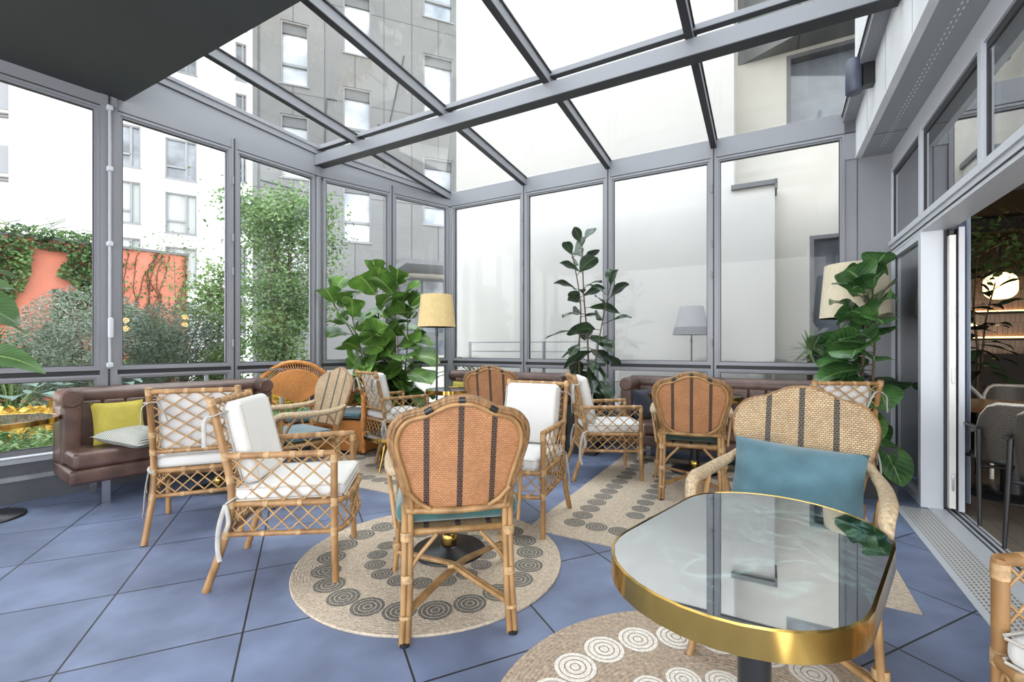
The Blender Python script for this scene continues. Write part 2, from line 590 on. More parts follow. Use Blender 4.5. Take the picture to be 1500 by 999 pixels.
M['weave_front'] = uv_brick('woven_cane_front', 0.0145, 0.0090, (0.54, 0.405, 0.245), (0.43, 0.29, 0.15), (0.22, 0.135, 0.065), 0.0020, 0.5, 0.5, 0.8, (-0.135, 0, 0.135), 0.0115, noise_amt=0.18, noise_scale=5, smooth=0.9)
M['weave_back'] = uv_brick('woven_cane_back', 0.014, 0.0085, (0.50, 0.25, 0.12), (0.41, 0.185, 0.08), (0.23, 0.10, 0.04), 0.0010, 0.5, 0.5, 0.5, (-0.135, 0, 0.135), 0.0115, noise_amt=0.15, noise_scale=6)
M['floor'] = uv_brick('slate_blue_tiles', 0.6, 0.6, (0.150, 0.186, 0.285), (0.132, 0.165, 0.258), (0.018, 0.019, 0.022), 0.0042, 0.42, 0.0, 0.12, noise_amt=0.30, noise_scale=3.2, smooth=0.0)
M['jute'] = mat('jute_braid', (0.50, 0.415, 0.32), 0.9, var=(60, 0.22), bump=(90, 0.9))
M['jute_dark'] = mat('darker_jute_braid', (0.40, 0.315, 0.235), 0.9, var=(60, 0.3), bump=(90, 0.9))
M['ink'] = mat('charcoal_print', (0.105, 0.105, 0.10), 0.9, var=(140, 0.8), c2=(0.26, 0.25, 0.22))
M['white_ink'] = mat('white_print', (0.70, 0.66, 0.60), 0.9, var=(140, 0.25))
M['cream_render'] = mat('cream_render', (0.50, 0.482, 0.46), 0.85, var=(0.8, 0.045))
M['warm_render'] = mat('warm_render', (0.46, 0.437, 0.39), 0.85, var=(1.2, 0.06))
M['white_render'] = mat('white_render', (0.50, 0.50, 0.50), 0.85, var=(0.5, 0.03))
M['panel'] = uv_brick('grey_cladding_panels', 0.9, 3.0, (0.135, 0.134, 0.133), (0.112, 0.112, 0.112), (0.05, 0.05, 0.053), 0.016, 0.45, 0.0, 0.15, noise_amt=0.12, noise_scale=0.5)
M['panel_plain'] = mat('grey_panel_edge', (0.105, 0.107, 0.112), 0.5)
M['bwin'] = mat('hotel_pane', (0.20, 0.25, 0.32), 0.08, 0.0, var=(0.7, 0.4), c2=(0.60, 0.62, 0.65), spec=0.9)  # curtains and outdoor reflections are both put into the pane colour
M['bwin_dark'] = mat('dark_hotel_pane', (0.06, 0.07, 0.085), 0.06, 0.0, var=(1.1, 0.5), c2=(0.20, 0.22, 0.25), spec=0.9)
M['curtain'] = mat('pale_curtain', (0.36, 0.38, 0.37), 0.8, var=(6, 0.2), stretch=(2, 2, 0.02))
M['bframe'] = mat('hotel_frame', (0.19, 0.192, 0.20), 0.5)
M['orange_wall'] = mat('terracotta_render', (0.48, 0.155, 0.10), 0.85, var=(1.2, 0.15))
M['terrace'] = mat('pale_terrace', (0.68, 0.66, 0.62), 0.8, var=(2, 0.1))
M['garden_soil'] = mat('garden_soil', (0.09, 0.09, 0.05), 0.9, var=(4, 0.4), c2=(0.11, 0.17, 0.05))
M['bark'] = mat('bark', (0.13, 0.095, 0.065), 0.85, var=(20, 0.4))
M['stem'] = mat('plant_stem', (0.075, 0.05, 0.03), 0.7, var=(20, 0.3))
M['greenstem'] = mat('green_stem', (0.12, 0.20, 0.06), 0.6)
M['fig'] = leaf_mat('fig_leaf', (0.050, 0.130, 0.022), (0.25, 0.36, 0.11), 0.30, alt=(0.13, 0.27, 0.045))
M['fig_dark'] = leaf_mat('dark_fig_leaf', (0.030, 0.090, 0.030), (0.16, 0.28, 0.10), 0.26, alt=(0.07, 0.17, 0.045), spec=0.7)
M['rubber'] = leaf_mat('rubber_leaf', (0.022, 0.045, 0.026), (0.10, 0.14, 0.06), 0.22, nv=14, alt=(0.035, 0.075, 0.035), spec=0.8, translucent=0.05)
M['palm'] = leaf_mat('palm_leaf', (0.09, 0.18, 0.05), (0.2, 0.32, 0.1), 0.4, nv=1, alt=(0.19, 0.30, 0.09))
M['strel'] = leaf_mat('banana_leaf', (0.075, 0.165, 0.05), (0.22, 0.32, 0.12), 0.3, nv=16, alt=(0.12, 0.22, 0.10))
M['tree'] = cloud_leaf('tree_leaf', (0.06, 0.12, 0.038), (0.20, 0.30, 0.12))
M['tree2'] = cloud_leaf('bright_tree_leaf', (0.065, 0.125, 0.033), (0.21, 0.31, 0.10))
M['olive'] = cloud_leaf('olive_leaf', (0.09, 0.12, 0.085), (0.27, 0.31, 0.25))
M['olive2'] = cloud_leaf('dark_olive_leaf', (0.055, 0.085, 0.06), (0.18, 0.22, 0.16))
M['ivy'] = cloud_leaf('ivy_leaf', (0.03, 0.075, 0.02), (0.12, 0.21, 0.06), scale=3)
M['vine'] = cloud_leaf('vine_leaf', (0.10, 0.06, 0.02), (0.15, 0.17, 0.06))
M['cover'] = cloud_leaf('ground_leaf', (0.06, 0.13, 0.035), (0.23, 0.33, 0.13), scale=4)
M['gold'] = cloud_leaf('golden_leaf', (0.46, 0.25, 0.035), (0.66, 0.50, 0.10), scale=6)
M['hosta'] = leaf_mat('blue_hosta_leaf', (0.11, 0.17, 0.14), (0.22, 0.30, 0.25), 0.5, alt=(0.20, 0.28, 0.24))
M['inner_floor'] = uv_brick('grey_oak_boards', 1.2, 0.16, (0.20, 0.165, 0.135), (0.15, 0.122, 0.10), (0.05, 0.042, 0.035), 0.003, 0.45, 0.5, 0.1, noise_amt=0.25)
M['inner_dark'] = mat('dark_brown_wall', (0.022, 0.015, 0.011), 0.7)
M['inner_wall'] = mat('brown_plaster', (0.10, 0.065, 0.04), 0.8, var=(3, 0.3))
M['bartile'] = uv_brick('amber_tiles', 0.06, 0.20, (0.42, 0.22, 0.08), (0.30, 0.15, 0.05), (0.15, 0.08, 0.03), 0.004, 0.3, 0.5, 0.3)
M['wood'] = mat('oiled_wood_top', (0.20, 0.085, 0.04), 0.25, var=(5, 0.35), stretch=(1, 6, 1))
M['grey_wicker'] = uv_brick('grey_wicker', 0.016, 0.010, (0.105, 0.088, 0.068), (0.075, 0.062, 0.048), (0.018, 0.016, 0.014), 0.0018, 0.5, 0.5, 0.6)
M['wicker_edge'] = mat('pale_wicker_edge', (0.50, 0.46, 0.40), 0.6, var=(90, 0.3))
M['white_metal'] = mat('white_lacquer', (0.72, 0.71, 0.69), 0.35)
M['grille'] = mat('steel_grille', (0.50, 0.50, 0.50), 0.35, 0.0, spec=0.8)
M['void'] = mat('grille_void', (0.02, 0.018, 0.016), 0.8)
M['alum'] = mat('threshold_aluminium', (0.52, 0.54, 0.57), 0.32, spec=0.7)
M['lampblue'] = mat('blue_grey_luminaire', (0.06, 0.07, 0.105), 0.4)
M['lens'] = mat('frosted_lens', (0.45, 0.44, 0.42), 0.3)
M['globe'] = emit('glowing_globe', (1.0, 0.70, 0.32), 1.1)
M['led'] = emit('warm_light_strip', (1.0, 0.62, 0.22), 2.2)
M['patterned'] = mat('patterned_fabric', (0.10, 0.11, 0.09), 0.8, var=(30, 0.9), c2=(0.45, 0.42, 0.38))
M['terracotta'] = mat('terracotta_pot', (0.30, 0.12, 0.06), 0.8)
M['concrete'] = mat('pale_concrete', (0.58, 0.56, 0.53), 0.85, var=(3, 0.08))

# ------------------------------------------------------------------ frames of the room
FL1 = frame(-3.92, 3.5, 0.586, 0.81)        # left glazing, nearer facet (x away, y outward)
FL2 = frame(-2.389, 5.615, 0.7655, 0.6435)  # left glazing, further facet
FB = frame(-0.92, 6.85, 0.873, -0.488)      # back glazing (x to the right, y outward)
FW = frame(3.113, 3.471, 0.488, 0.873)      # facade on the right (x away, y into the room)

def zg(d):
    return 3.50 + 0.083 * d

def dist_back(p):
    return -((p.x + 0.92) * 0.488 + (p.y - 6.85) * 0.873)

def structure(o):
    o['kind'] = 'structure'
    return o

# floor -------------------------------------------------------------
mb = MB()
corners = [(-5.6, 1.2), (-2.36, 5.66), (-0.9, 6.9), (3.64, 4.36), (3.113 - 0.08 * 0.873 * 0 + 0.0, 3.471)]
def tile_uv(x, y):
    dx, dy = x + 1.932, y - 2.233
    return (dx * 0.911 + dy * 0.412, -dx * 0.412 + dy * 0.911)
fw = lambda x, y: tuple((FW @ V(x, y, 0))[:2])
poly = [(-6.9, -0.7), (-5.9, 0.8), (-2.36, 5.66), (-0.92, 6.87), fw(1.1, -0.09), fw(-0.04, -0.03), fw(-0.08, -0.03), fw(-0.08, 0.186), fw(-4.9, 0.186), (0.2, -1.9)]
n = len(poly)
vs = [(p[0], p[1], 0) for p in poly] + [(p[0], p[1], -0.1) for p in poly]
uv = [tile_uv(*p) for p in poly] * 2
mb.add(vs, [tuple(range(n))[::-1] if False else tuple(range(n))], 0, uvs=uv)
mb.add(vs, [(i, (i + 1) % n, n + (i + 1) % n, n + i) for i in range(n)], 0, uvs=uv)
fl = structure(mb.build('floor', M['floor']))
if fl.data.polygons[0].normal.z < 0:
    fl.data.flip_normals()

# glazed walls -------------------------------------------------------
trim_no = [0]
win_no = [0]
def trim(mb, m, parent=None):
    trim_no[0] += 1
    return structure(mb.build('trim_%d' % trim_no[0], m, parent))

def bay(F, s0, s1, zt=3.28, hinges=False):
    win_no[0] += 1
    root = structure(empty('window_%d' % win_no[0], F @ V((s0 + s1) / 2, 0, 0.33)))
    I = Matrix.Translation(-root.location) @ F
    fr = MB(I)
    a, b = s0 + 0.028, s1 - 0.028
    w = 0.038
    for z0, z1 in ((0.36, 0.965), (1.005, zt)):
        for k, (dw, y0, y1) in enumerate(((w, -0.035, 0.02), (w * 0.55, -0.05, -0.035))):
            fr.box(a, a + dw, y0, y1, z0, z1)
            fr.box(b - dw, b, y0, y1, z0, z1)
            fr.box(a + dw, b - dw, y0, y1, z0, z0 + dw)
            fr.box(a + dw, b - dw, y0, y1, z1 - dw, z1)
        g = 0.006
        for y in (-0.03,):
            fr.box(a + w, a + w + g, y, y + 0.02, z0 + w, z1 - w, 1)
            fr.box(b - w - g, b - w, y, y + 0.02, z0 + w, z1 - w, 1)
            fr.box(a + w, b - w, y, y + 0.02, z0 + w, z0 + w + g, 1)
            fr.box(a + w, b - w, y, y + 0.02, z1 - w - g, z1 - w, 1)
    fr.box(a, b, -0.03, 0.02, 0.965, 1.005, 1)
    fr.build('frame', [M['frame'], M['frame_dark']], root)
    for z0, z1 in ((0.36, 0.965), (1.005, zt)):
        p = MB(I)
        p.box(a + w + 0.003, b - w - 0.003, -0.012, -0.004, z0 + w + 0.003, z1 - w - 0.003)
        p.build('pane', M['pane'], root)
    if hinges:
        h = MB(I)
        for z in (1.25, 2.0, 2.35, 2.95):
            h.tube([F.inverted() @ F @ V(b + 0.012, -0.062, z - 0.04), V(b + 0.012, -0.062, z + 0.04)], 0.011, 8)
        h.build('hinge', M['frame'], root)
    return root

def post(F, s, w=0.056, y0=-0.055, y1=0.05, z0=0.33, z1=3.39):
    mb = MB(F)
    mb.box(s - w / 2, s + w / 2, y0, y1, z0, z1)
    mb.box(s - 0.006, s + 0.006, y0 - 0.006, y0, z0, z1, 1)
    return trim(mb, [M['frame'], M['frame_dark']])

L1s = [-2.42, -1.40, -0.385, 0.631, 1.643, 2.58]
for i in range(len(L1s) - 1):
    bay(FL1, L1s[i] + (0.03 if L1s[i] == 0.631 else 0), L1s[i + 1] - (0.03 if L1s[i + 1] == 0.631 else 0), hinges=(i % 2 == 1))
for s in L1s[:-1]:
    post(FL1, s, w=0.115 if s == 0.631 else 0.056)
L2s = [0.03, 0.955, 1.88]
for i in range(2):
    bay(FL2, L2s[i], L2s[i + 1], hinges=False)
post(FL2, 0.955)
Bs = [0.04, 1.267, 2.433, 3.626, 4.83]
for i in range(4):
    bay(FB, Bs[i], Bs[i + 1], hinges=(i in (0, 2)))
for s in Bs[1:4]:
    post(FB, s)
# corner posts
mb = MB(Matrix.Translation(V(-2.389, 5.615, 0)))
mb.lathe([(0.05, 0.33), (0.05, 3.41)], n=16)
trim(mb, M['frame'])
mb = MB(frame(-0.92, 6.85, 1, 0.1))
mb.box(-0.06, 0.055, -0.05, 0.06, 0.33, 3.41)
trim(mb, M['frame'])
mb = MB(FB)
mb.box(4.84, 5.26, -0.03, 0.12, 0.0, 3.03)
mb.box(4.80, 4.888, -0.045, 0.12, 3.03, 3.39)
mb.box(4.80, 4.84, -0.03, 0.12, 0.33, 3.03)
mb.box(4.90, 4.905, -0.034, -0.03, 0.0, 3.03, 1)
trim(mb, [M['frame'], M['frame_dark']])

# espagnolette rod on the wide post
sp = structure(empty('window_lock_rod', FL1 @ V(0.631, -0.075, 1.0)))
I = Matrix.Translation(-sp.location) @ FL1
mb = MB(I)
mb.tube([V(0.631, -0.078, 1.02), V(0.631, -0.078, 3.3)], 0.011, 10)
mb.build('rod', M['sill'], sp)
mb = MB(I)
for z in (1.05, 2.1, 2.75, 3.28):
    mb.rbox(0.61, 0.652, -0.1, -0.055, z - 0.02, z + 0.02, 0.008)
mb.build('bracket', M['lightframe'], sp)
mb = MB(I)
mb.rbox(0.612, 0.65, -0.12, -0.09, 1.28, 1.46, 0.015)
mb.build('handle', M['lightframe'], sp)

# plinths and sills
def plinth(F, s0, s1, name):
    mb = MB(F)
    mb.box(s0, s1, -0.02, 0.14, 0.0, 0.30, 0)
    mb.box(s0, s1, -0.06, -0.02, 0.0, 0.17, 0)
    mb.box(s0, s1, -0.075, -0.02, 0.17, 0.205, 2)
    mb.box(s0, s1, -0.05, 0.16, 0.30, 0.335, 1)
    return structure(mb.build(name, [M['plinth'], M['sill'], M['stone_ledge']]))
plinth(FL1, -2.5, 2.63, 'wall_left')
plinth(FL2, 0.0, 1.92, 'wall_left')
plinth(FB, -0.02, 4.86, 'wall_back')

# heads and tapered upstands
def head(F, s0, s1):
    mb = MB(F)
    mb.box(s0, s1, -0.045, 0.06, 3.28, 3.395)
    mb.box(s0, s1, -0.05, -0.045, 3.285, 3.292, 1)
    return trim(mb, [M['frame'], M['frame_dark']])
head(FL1, -2.5, 2.62)
head(FL2, 0.0, 1.91)
head(FB, 0.0, 4.95)
def upstand(F, s0, s1):
    mb = MB(F)
    vs = []
    for s in (s0, s1):
        t = zg(dist_back(F @ V(s, 0, 0)))
        vs += [(s, -0.03, 3.38), (s, 0.05, 3.38), (s, 0.05, t + 0.02), (s, -0.03, t + 0.02)]
    f = [(0, 1, 2, 3), (7, 6, 5, 4), (0, 4, 5, 1), (1, 5, 6, 2), (2, 6, 7, 3), (3, 7, 4, 0)]
    mb.add(vs, f, 0)
    for off, mi, th in ((-0.10, 1, 0.006), (-0.01, 0, 0.03)):
        pts = []
        for s in (s0, s1):
            t = zg(dist_back(F @ V(s, 0, 0))) + off
            pts.append(V(s, -0.035, t))
        mb.beam(pts[0], pts[1], 0.016, th, mi)
    return trim(mb, [M['frame'], M['frame_dark']])
upstand(FL1, 0.55, 2.60)
upstand(FL2, 0.0, 1.90)

# roof ---------------------------------------------------------------
D1 = 3.70
for s in (0.0, 1.267, 2.433, 3.626):
    mb = MB(FB)
    a, b = V(s, 0.02, zg(0) - 0.058), V(s, -D1, zg(D1) - 0.058)
    mb.beam(a, b, 0.05, 0.10, 0)
    mb.beam(a - V(0, 0, 0.052), b - V(0, 0, 0.052), 0.058, 0.008, 1)
    mb.beam(a + V(0, 0, 0.050), b + V(0, 0, 0.050), 0.075, 0.014, 1)
    trim(mb, [M['frame'], M['frame_dark']])
mb = MB(FB)           # sloping edge beam beside the fascia
a, b = V(4.845, 0.05, zg(0) - 0.055), V(4.845, -D1, zg(D1) - 0.055)
mb.beam(a, b, 0.11, 0.11, 0)
mb.beam(a + V(-0.05, 0, 0.04), b + V(-0.05, 0, 0.04), 0.03, 0.05, 2)
mb.beam(a + V(-0.065, 0, 0.02), b + V(-0.065, 0, 0.02), 0.008, 0.02, 1)
trim(mb, [M['frame'], M['frame_dark'], M['cladding']])
mb = MB(FB)           # cross beam
mb.box(-0.70, 4.88, -1.85, -1.74, 3.412, 3.54)
mb.box(-0.70, 4.88, -1.856, -1.734, 3.405, 3.412, 1)
trim(mb, [M['frame'], M['frame_dark']])
mb = MB(FB)           # glazing bar on the roof plane
mb.box(-0.66, 4.80, -1.815, -1.765, zg(1.79) - 0.035, zg(1.79) + 0.012)
mb.box(-0.66, 4.80, -1.82, -1.76, zg(1.79) - 0.04, zg(1.79) - 0.035, 1)
trim(mb, [M['frame'], M['frame_dark']])
mb = MB(FB)           # beam where the glass meets the solid ceiling
mb.box(-1.0, 4.9, -3.75, -3.66, 3.40, zg(3.7) + 0.02)
trim(mb, M['frame_dark'])
mb = MB(FB)           # eave above the back head
mb.box(0.0, 4.82, -0.03, 0.08, 3.39, 3.50)
trim(mb, M['frame'])

def roof_pane(pts):
    win_no[0] += 1
    mb = MB(FB)
    n = len(pts)
    vs = [(s, -d, zg(d)) for s, d in pts] + [(s, -d, zg(d) + 0.01) for s, d in pts]
    mb.add(vs, [tuple(range(n)), tuple(range(n, 2 * n))[::-1]] + [(i, n + i, n + (i + 1) % n, (i + 1) % n) for i in range(n)], 0)
    return structure(mb.build('window_%d' % win_no[0], M['roofpane']))
rs = [0.0, 1.267, 2.433, 3.626, 4.80]
for i in range(4):
    for d0, d1 in ((0.02, 1.76), (1.82, 3.66)):
        roof_pane([(rs[i] + 0.01, d0), (rs[i + 1] - 0.01, d0), (rs[i + 1] - 0.01, d1), (rs[i] + 0.01, d1)])
roof_pane([(-0.01, 0.05), (-0.01, 1.76), (-0.64, 1.76)])
roof_pane([(-0.65, 1.82), (-0.01, 1.82), (-0.01, 3.66), (-0.86, 3.66)])

mb = MB(FB)           # dark solid ceiling
mb.prism([(-0.898, -3.66), (4.95, -3.66), (4.95, -7.6), (-1.40, -7.6)][::-1], 3.39, 3.80)
structure(mb.build('ceiling', M['ceiling']))

# facade on the right --------------------------------------------------
XN = -4.6
mb = MB(FW)
mb.box(XN, 0.98, 0.235, 0.28, 3.03, 5.2)
for x in (0.35, -0.35, -1.05, -1.75, -2.45, -3.15):
    mb.box(x - 0.004, x + 0.004, 0.28, 0.2815, 3.03, 5.2, 1)
mb.box(XN, 0.98, 0.2805, 0.284, 3.03, 3.045, 0)
structure(mb.build('wall_right', [M['cladding'], M['soffit']]))
mb = MB(FW)
mb.box(XN, 0.98, -0.2, 0.235, 3.03, 3.07)
mb.box(0.40, 0.404, 0.0, 0.235, 3.028, 3.03, 1)
for k in range(90):
    x = 0.7 - k * 0.055
    for y in (0.10, 0.122):
        mb.box(x, x + 0.02, y, y + 0.006, 3.0285, 3.03, 2)
trim(mb, [M['soffit'], M['frame_dark'], M['cladding']])
mb = MB(FW)
mb.box(XN, 0.98, -0.22, 0.0, 2.88, 3.03)
structure(mb.build('wall_right', M['lightframe']))
mb = MB(FW)
mb.box(XN, 0.98, -0.16, 0.015, 2.075, 2.19)
mb.box(XN, 0.98, 0.015, 0.022, 2.10, 2.108, 1)
mb.box(XN, 0.98, 0.015, 0.03, 2.15, 2.19, 0)
trim(mb, [M['lightframe'], M['frame_dark']])

cls = [0.96, 0.016, -1.12, -2.28, -3.44]
for i in range(4):
    b, a = cls[i], cls[i + 1]
    win_no[0] += 1
    root = structure(empty('window_%d' % win_no[0], FW @ V((a + b) / 2, 0, 2.19)))
    I = Matrix.Translation(-root.location) @ FW
    fr = MB(I)
    fr.box(a - 0.02, a + 0.035, -0.06, 0.012, 2.19, 2.88)
    fr.box(b - 0.035, b + 0.0, -0.06, 0.010, 2.19, 2.88)
    fr.box(a + 0.035, b - 0.035, -0.06, 0.010, 2.845, 2.88)
    fr.box(a + 0.035, b - 0.035, -0.06, 0.010, 2.19, 2.215)
    fr.box(a + 0.035, a + 0.05, -0.04, -0.004, 2.215, 2.845, 1)
    fr.box(b - 0.05, b - 0.035, -0.04, -0.004, 2.215, 2.845, 1)
    fr.box(a + 0.05, b - 0.05, -0.04, -0.004, 2.80, 2.845, 1)
    fr.build('frame', [M['lightframe'], M['frame_dark']], root)
    p = MB(I)
    p.box(a + 0.051, b - 0.051, -0.020, -0.012, 2.217, 2.799)
    p.build('pane', M['coated'], root)

# fixed glass panel beside the door
win_no[0] += 1
root = structure(empty('window_%d' % win_no[0], FW @ V(0.5, 0, 0)))
I = Matrix.Translation(-root.location) @ FW
fr = MB(I)
fr.box(0.90, 0.96, -0.08, 0.012, 0.0, 2.075)
fr.box(0.05, 0.90, -0.08, 0.012, 0.0, 0.06)
fr.box(0.05, 0.90, -0.08, 0.012, 2.03, 2.075)
fr.box(0.05, 0.062, -0.06, -0.012, 0.06, 2.03, 1)
fr.box(0.888, 0.90, -0.06, -0.012, 0.06, 2.03, 1)
fr.build('frame', [M['lightframe'], M['frame_dark']], root)
p = MB(I)
p.box(0.063, 0.887, -0.03, -0.02, 0.062, 2.028)
p.build('pane', M['coated'], root)

# column and stacked sliding door
mb = MB(FW)
mb.box(-0.025, 0.048, -0.115, 0.014, 0.0, 2.075)
trim(mb, M['lightframe'])
door = structure(empty('door_1', FW @ V(-0.03, -0.15, 0)))
I = Matrix.Translation(-door.location) @ FW
mb = MB(I)
mb.box(-0.04, 0.03, -0.130, -0.116, 0.02, 2.07, 1)
mb.box(-0.075, 0.9, -0.160, -0.135, 0.03, 2.06, 1)
mb.box(-0.085, 0.0, -0.168, -0.132, 0.03, 2.02, 0)
mb.box(-0.095, 0.9, -0.215, -0.175, 0.02, 2.07, 1)
mb.box(-0.105, -0.095, -0.21, -0.178, 0.02, 2.07, 2)
mb.build('door_leaf_edge', [M['white_metal'], M['frame_dark'], M['lightframe']], door)
mb = MB(I)
for z in (0.22, 1.0, 1.45):
    mb.rbox(-0.095, -0.085, -0.156, -0.144, z - 0.06, z + 0.06, 0.003)
mb.build('lock_plate', M['chrome'], door)

# drain grille, threshold, track
M['slots'] = uv_brick('slotted_grille', 0.030, 0.0225, (0.02, 0.018, 0.016), (0.025, 0.022, 0.02), (0.50, 0.49, 0.47), 0.0075, 0.4, 0.5, 0.2, smooth=0.0)
g = empty('floor_grille', FW @ V(-2.0, 0.08, 0))
tag(g, 'pale steel slotted drain grille running along the sliding door threshold', 'grille')
I = Matrix.Translation(-g.location) @ FW
mb = MB(I)
vs = [(-4.6, -0.03, 0.002), (-0.08, -0.03, 0.002), (-0.08, 0.150, 0.002), (-4.6, 0.150, 0.002)]
mb.add(vs, [(0, 1, 2, 3)], 0, uvs=[(p[0], p[1]) for p in vs])
mb.box(-4.6, -0.08, -0.03, 0.150, -0.05, 0.0015)
mb.build('slotted_plate', M['slots'], g)
mb = MB(I)
mb.box(-4.6, -0.05, 0.150, 0.186, -0.05, 0.004)
mb.box(-4.6, -0.05, -0.036, -0.028, -0.05, 0.004)
mb.build('edge_strip', M['alum'], g)
mb = MB(FW)
mb.box(-4.6, -0.02, -0.128, -0.036, -0.05, 0.003, 0)
mb.box(-4.6, 0.9, -0.225, -0.128, -0.05, -0.004, 1)
for y in (-0.152, -0.19, -0.218):
    mb.box(-4.6, 0.9, y - 0.006, y + 0.006, -0.01, 0.004, 0)
trim(mb, [M['alum'], M['frame_dark']])

# the dining room beyond the door
mb = MB(FW)
vs = [(-5.2, -0.225, -0.002), (7.0, -0.225, -0.002), (7.0, -6.6, -0.002), (-5.2, -6.6, -0.002)]
mb.add(vs, [(3, 2, 1, 0)], 0, uvs=[(p[0], p[1]) for p in vs])
mb.box(-5.2, 7.0, -6.6, -0.225, -0.1, -0.004, 0)
structure(mb.build('floor', M['inner_floor']))
mb = MB(FW)
mb.box(-5.2, 7.0, -6.6, -0.22, 2.98, 3.1)
for k in range(5):
    mb.box(-4.6 + k * 2.2, -4.45 + k * 2.2, -6.6, -0.25, 2.8, 2.98)
structure(mb.build('ceiling', M['inner_dark']))
mb = MB(FW)
mb.box(6.0, 6.2, -6.6, -0.22, 0, 3.0)
mb.box(-5.2, 6.2, -6.7, -6.6, 0, 3.0)
structure(mb.build('wall_far', M['inner_wall']))
mb = MB(FW)
mb.box(1.3, 6.2, -0.4, -0.22, 0, 3.0)
mb.box(0.98, 1.3, -0.4, -0.1, 0, 5.2)
structure(mb.build('wall_inner', M['inner_wall']))

# sheer curtain seen through the fixed panel
mb = MB(FW)
pts = []
for i in range(90):
    x = 0.12 + i * 0.012
    pts.append((x, -0.30 + 0.018 * math.sin(i * 0.9)))
vs, fs = [], []
for x, y in pts:
    vs += [(x, y, 0.03), (x, y, 2.9), (x, y - 0.004, 2.9), (x, y - 0.004, 0.03)]
for i in range(len(pts) - 1):
    for j in range(4):
        fs.append((i * 4 + j, i * 4 + 4 + j, i * 4 + 4 + (j + 1) % 4, i * 4 + (j + 1) % 4))
mb.add(vs, fs, 0, True)
M['blue_curtain'] = mat('blue_grey_curtain', (0.52, 0.62, 0.78), 0.8)
tag(mb.build('curtain', M['blue_curtain']), 'blue grey curtain hanging behind the narrow fixed glass panel', 'curtain')

# wall spotlight on the fascia
sp = empty('wall_spotlight', FW @ V(0.0, 0.28, 0))
P = FB @ V(4.84, -0.93, 3.40)
loc = FW.inverted() @ P
sp.location = FW @ V(loc.x, 0.282, 3.40)
sp.rotation_euler = (0, 0, math.atan2(0.873, 0.488))
tag(sp, 'blue grey cylindrical spotlight fixed high on the pale fascia', 'wall light')
MB().lathe([(0.0, 0.135), (0.054, 0.135), (0.058, 0.13), (0.058, -0.13), (0.05, -0.135)], 0, 0.13, 24).build('lamp_housing', M['lampblue'], sp)
MB().lathe([(0.0, -0.128), (0.05, -0.128), (0.05, -0.134), (0.0, -0.134)], 0, 0.13, 24).build('lens', M['lens'], sp)
mb = MB(); mb.box(-0.045, 0.045, 0.0, 0.075, -0.1, 0.12); mb.build('bracket', M['black'], sp)

# ------------------------------------------------------------------ outside: ground and buildings
mb = MB()
mb.prism([(-45, -6), (-6.7, -0.9), (-2.55, 5.72), (-0.98, 7.0), (5.4, 3.6), (9, 8), (9, 45), (-45, 45)][::-1], -0.3, -0.02)
structure(mb.build('ground', M['terrace']))
mb = MB(FL1)
mb.prism([(-5.0, 0.17), (2.5, 0.17), (3.6, 1.2), (5.2, 4.5), (4.0, 9.0), (-6, 9.0)], -0.2, 0.02)
bed = mb.build('garden_bed', M['garden_soil'])
structure(bed)

CW = frame(*(V(-0.92, 6.85, 0) + V(0.488, 0.873, 0) * 1.206)[:2], 0.873, -0.488)   # cream wall: x right, y outward
x0, x1, x2 = -0.774, 3.754, 4.225      # pier edges along that wall
bw = empty('cream_building', CW @ V((x0 + x1) / 2, 0, 0))
tag(bw, 'tall plain cream rendered building wall just behind the back glazing', 'building')
I = Matrix.Translation(-bw.location) @ CW
mb = MB(I)
mb.box(x0, x1, 0.0, 0.9, -0.1, 9.2)
mb.box(x1, x2, 0.0, 0.6, -0.1, 3.28)
mb.build('wall', M['cream_render'], bw)
mb = MB(I)
RY = 0.5
wx0, ux0 = 4.632, 4.368
XE = 5.4
mb.box(x1, wx0, RY, RY + 0.4, -0.1, 3.95)
mb.box(x1, ux0, RY, RY + 0.4, 3.95, 5.15)
mb.box(x1, wx0, RY, RY + 0.4, 5.15, 9.2)
mb.box(wx0, XE, RY, RY + 0.4, -0.1, 0.95)
mb.box(wx0, XE, RY, RY + 0.4, 2.68, 3.95)
mb.box(wx0, XE, RY, RY + 0.4, 5.15, 9.2)
mb.build('recessed_wall', M['warm_render'], bw)
mb = MB(I)
mb.box(x1 - 0.03, x2 + 0.03, -0.05, 0.62, 3.28, 3.34)
mb.box(x2, x2 + 0.03, -0.05, 0.0, 3.22, 3.34)
mb.build('flashing', M['panel_plain'], bw)
def recess_window(xa, xb, za, zb, name='window'):
    f = MB(I)
    t = 0.05
    f.box(xa, xa + t, RY + 0.0, RY + 0.2, za, zb)
    f.box(xb - t, xb, RY + 0.0, RY + 0.2, za, zb)
    f.box(xa + t, xb - t, RY, RY + 0.2, zb - t, zb)
    f.box(xa + t, xb - t, RY, RY + 0.2, za, za + t)
    w = f.build(name, M['panel_plain'], bw)
    g = MB(I)
    g.box(xa + t, xb - t, RY + 0.16, RY + 0.19, za + t, zb - t)
    g.build('pane', M['bwin_dark'], w)
recess_window(wx0, 5.38, 0.95, 2.68)
recess_window(ux0, 5.38, 3.95, 5.15)
mb = MB(I)         # angled overhang with grey cladding
pts = [(x1 + 0.02, RY), (x1 + 0.1, RY - 0.02), (5.4, -0.36), (5.4, RY)]
mb.prism(pts, 5.20, 9.1)
mb.build('overhang', M['panel'], bw)

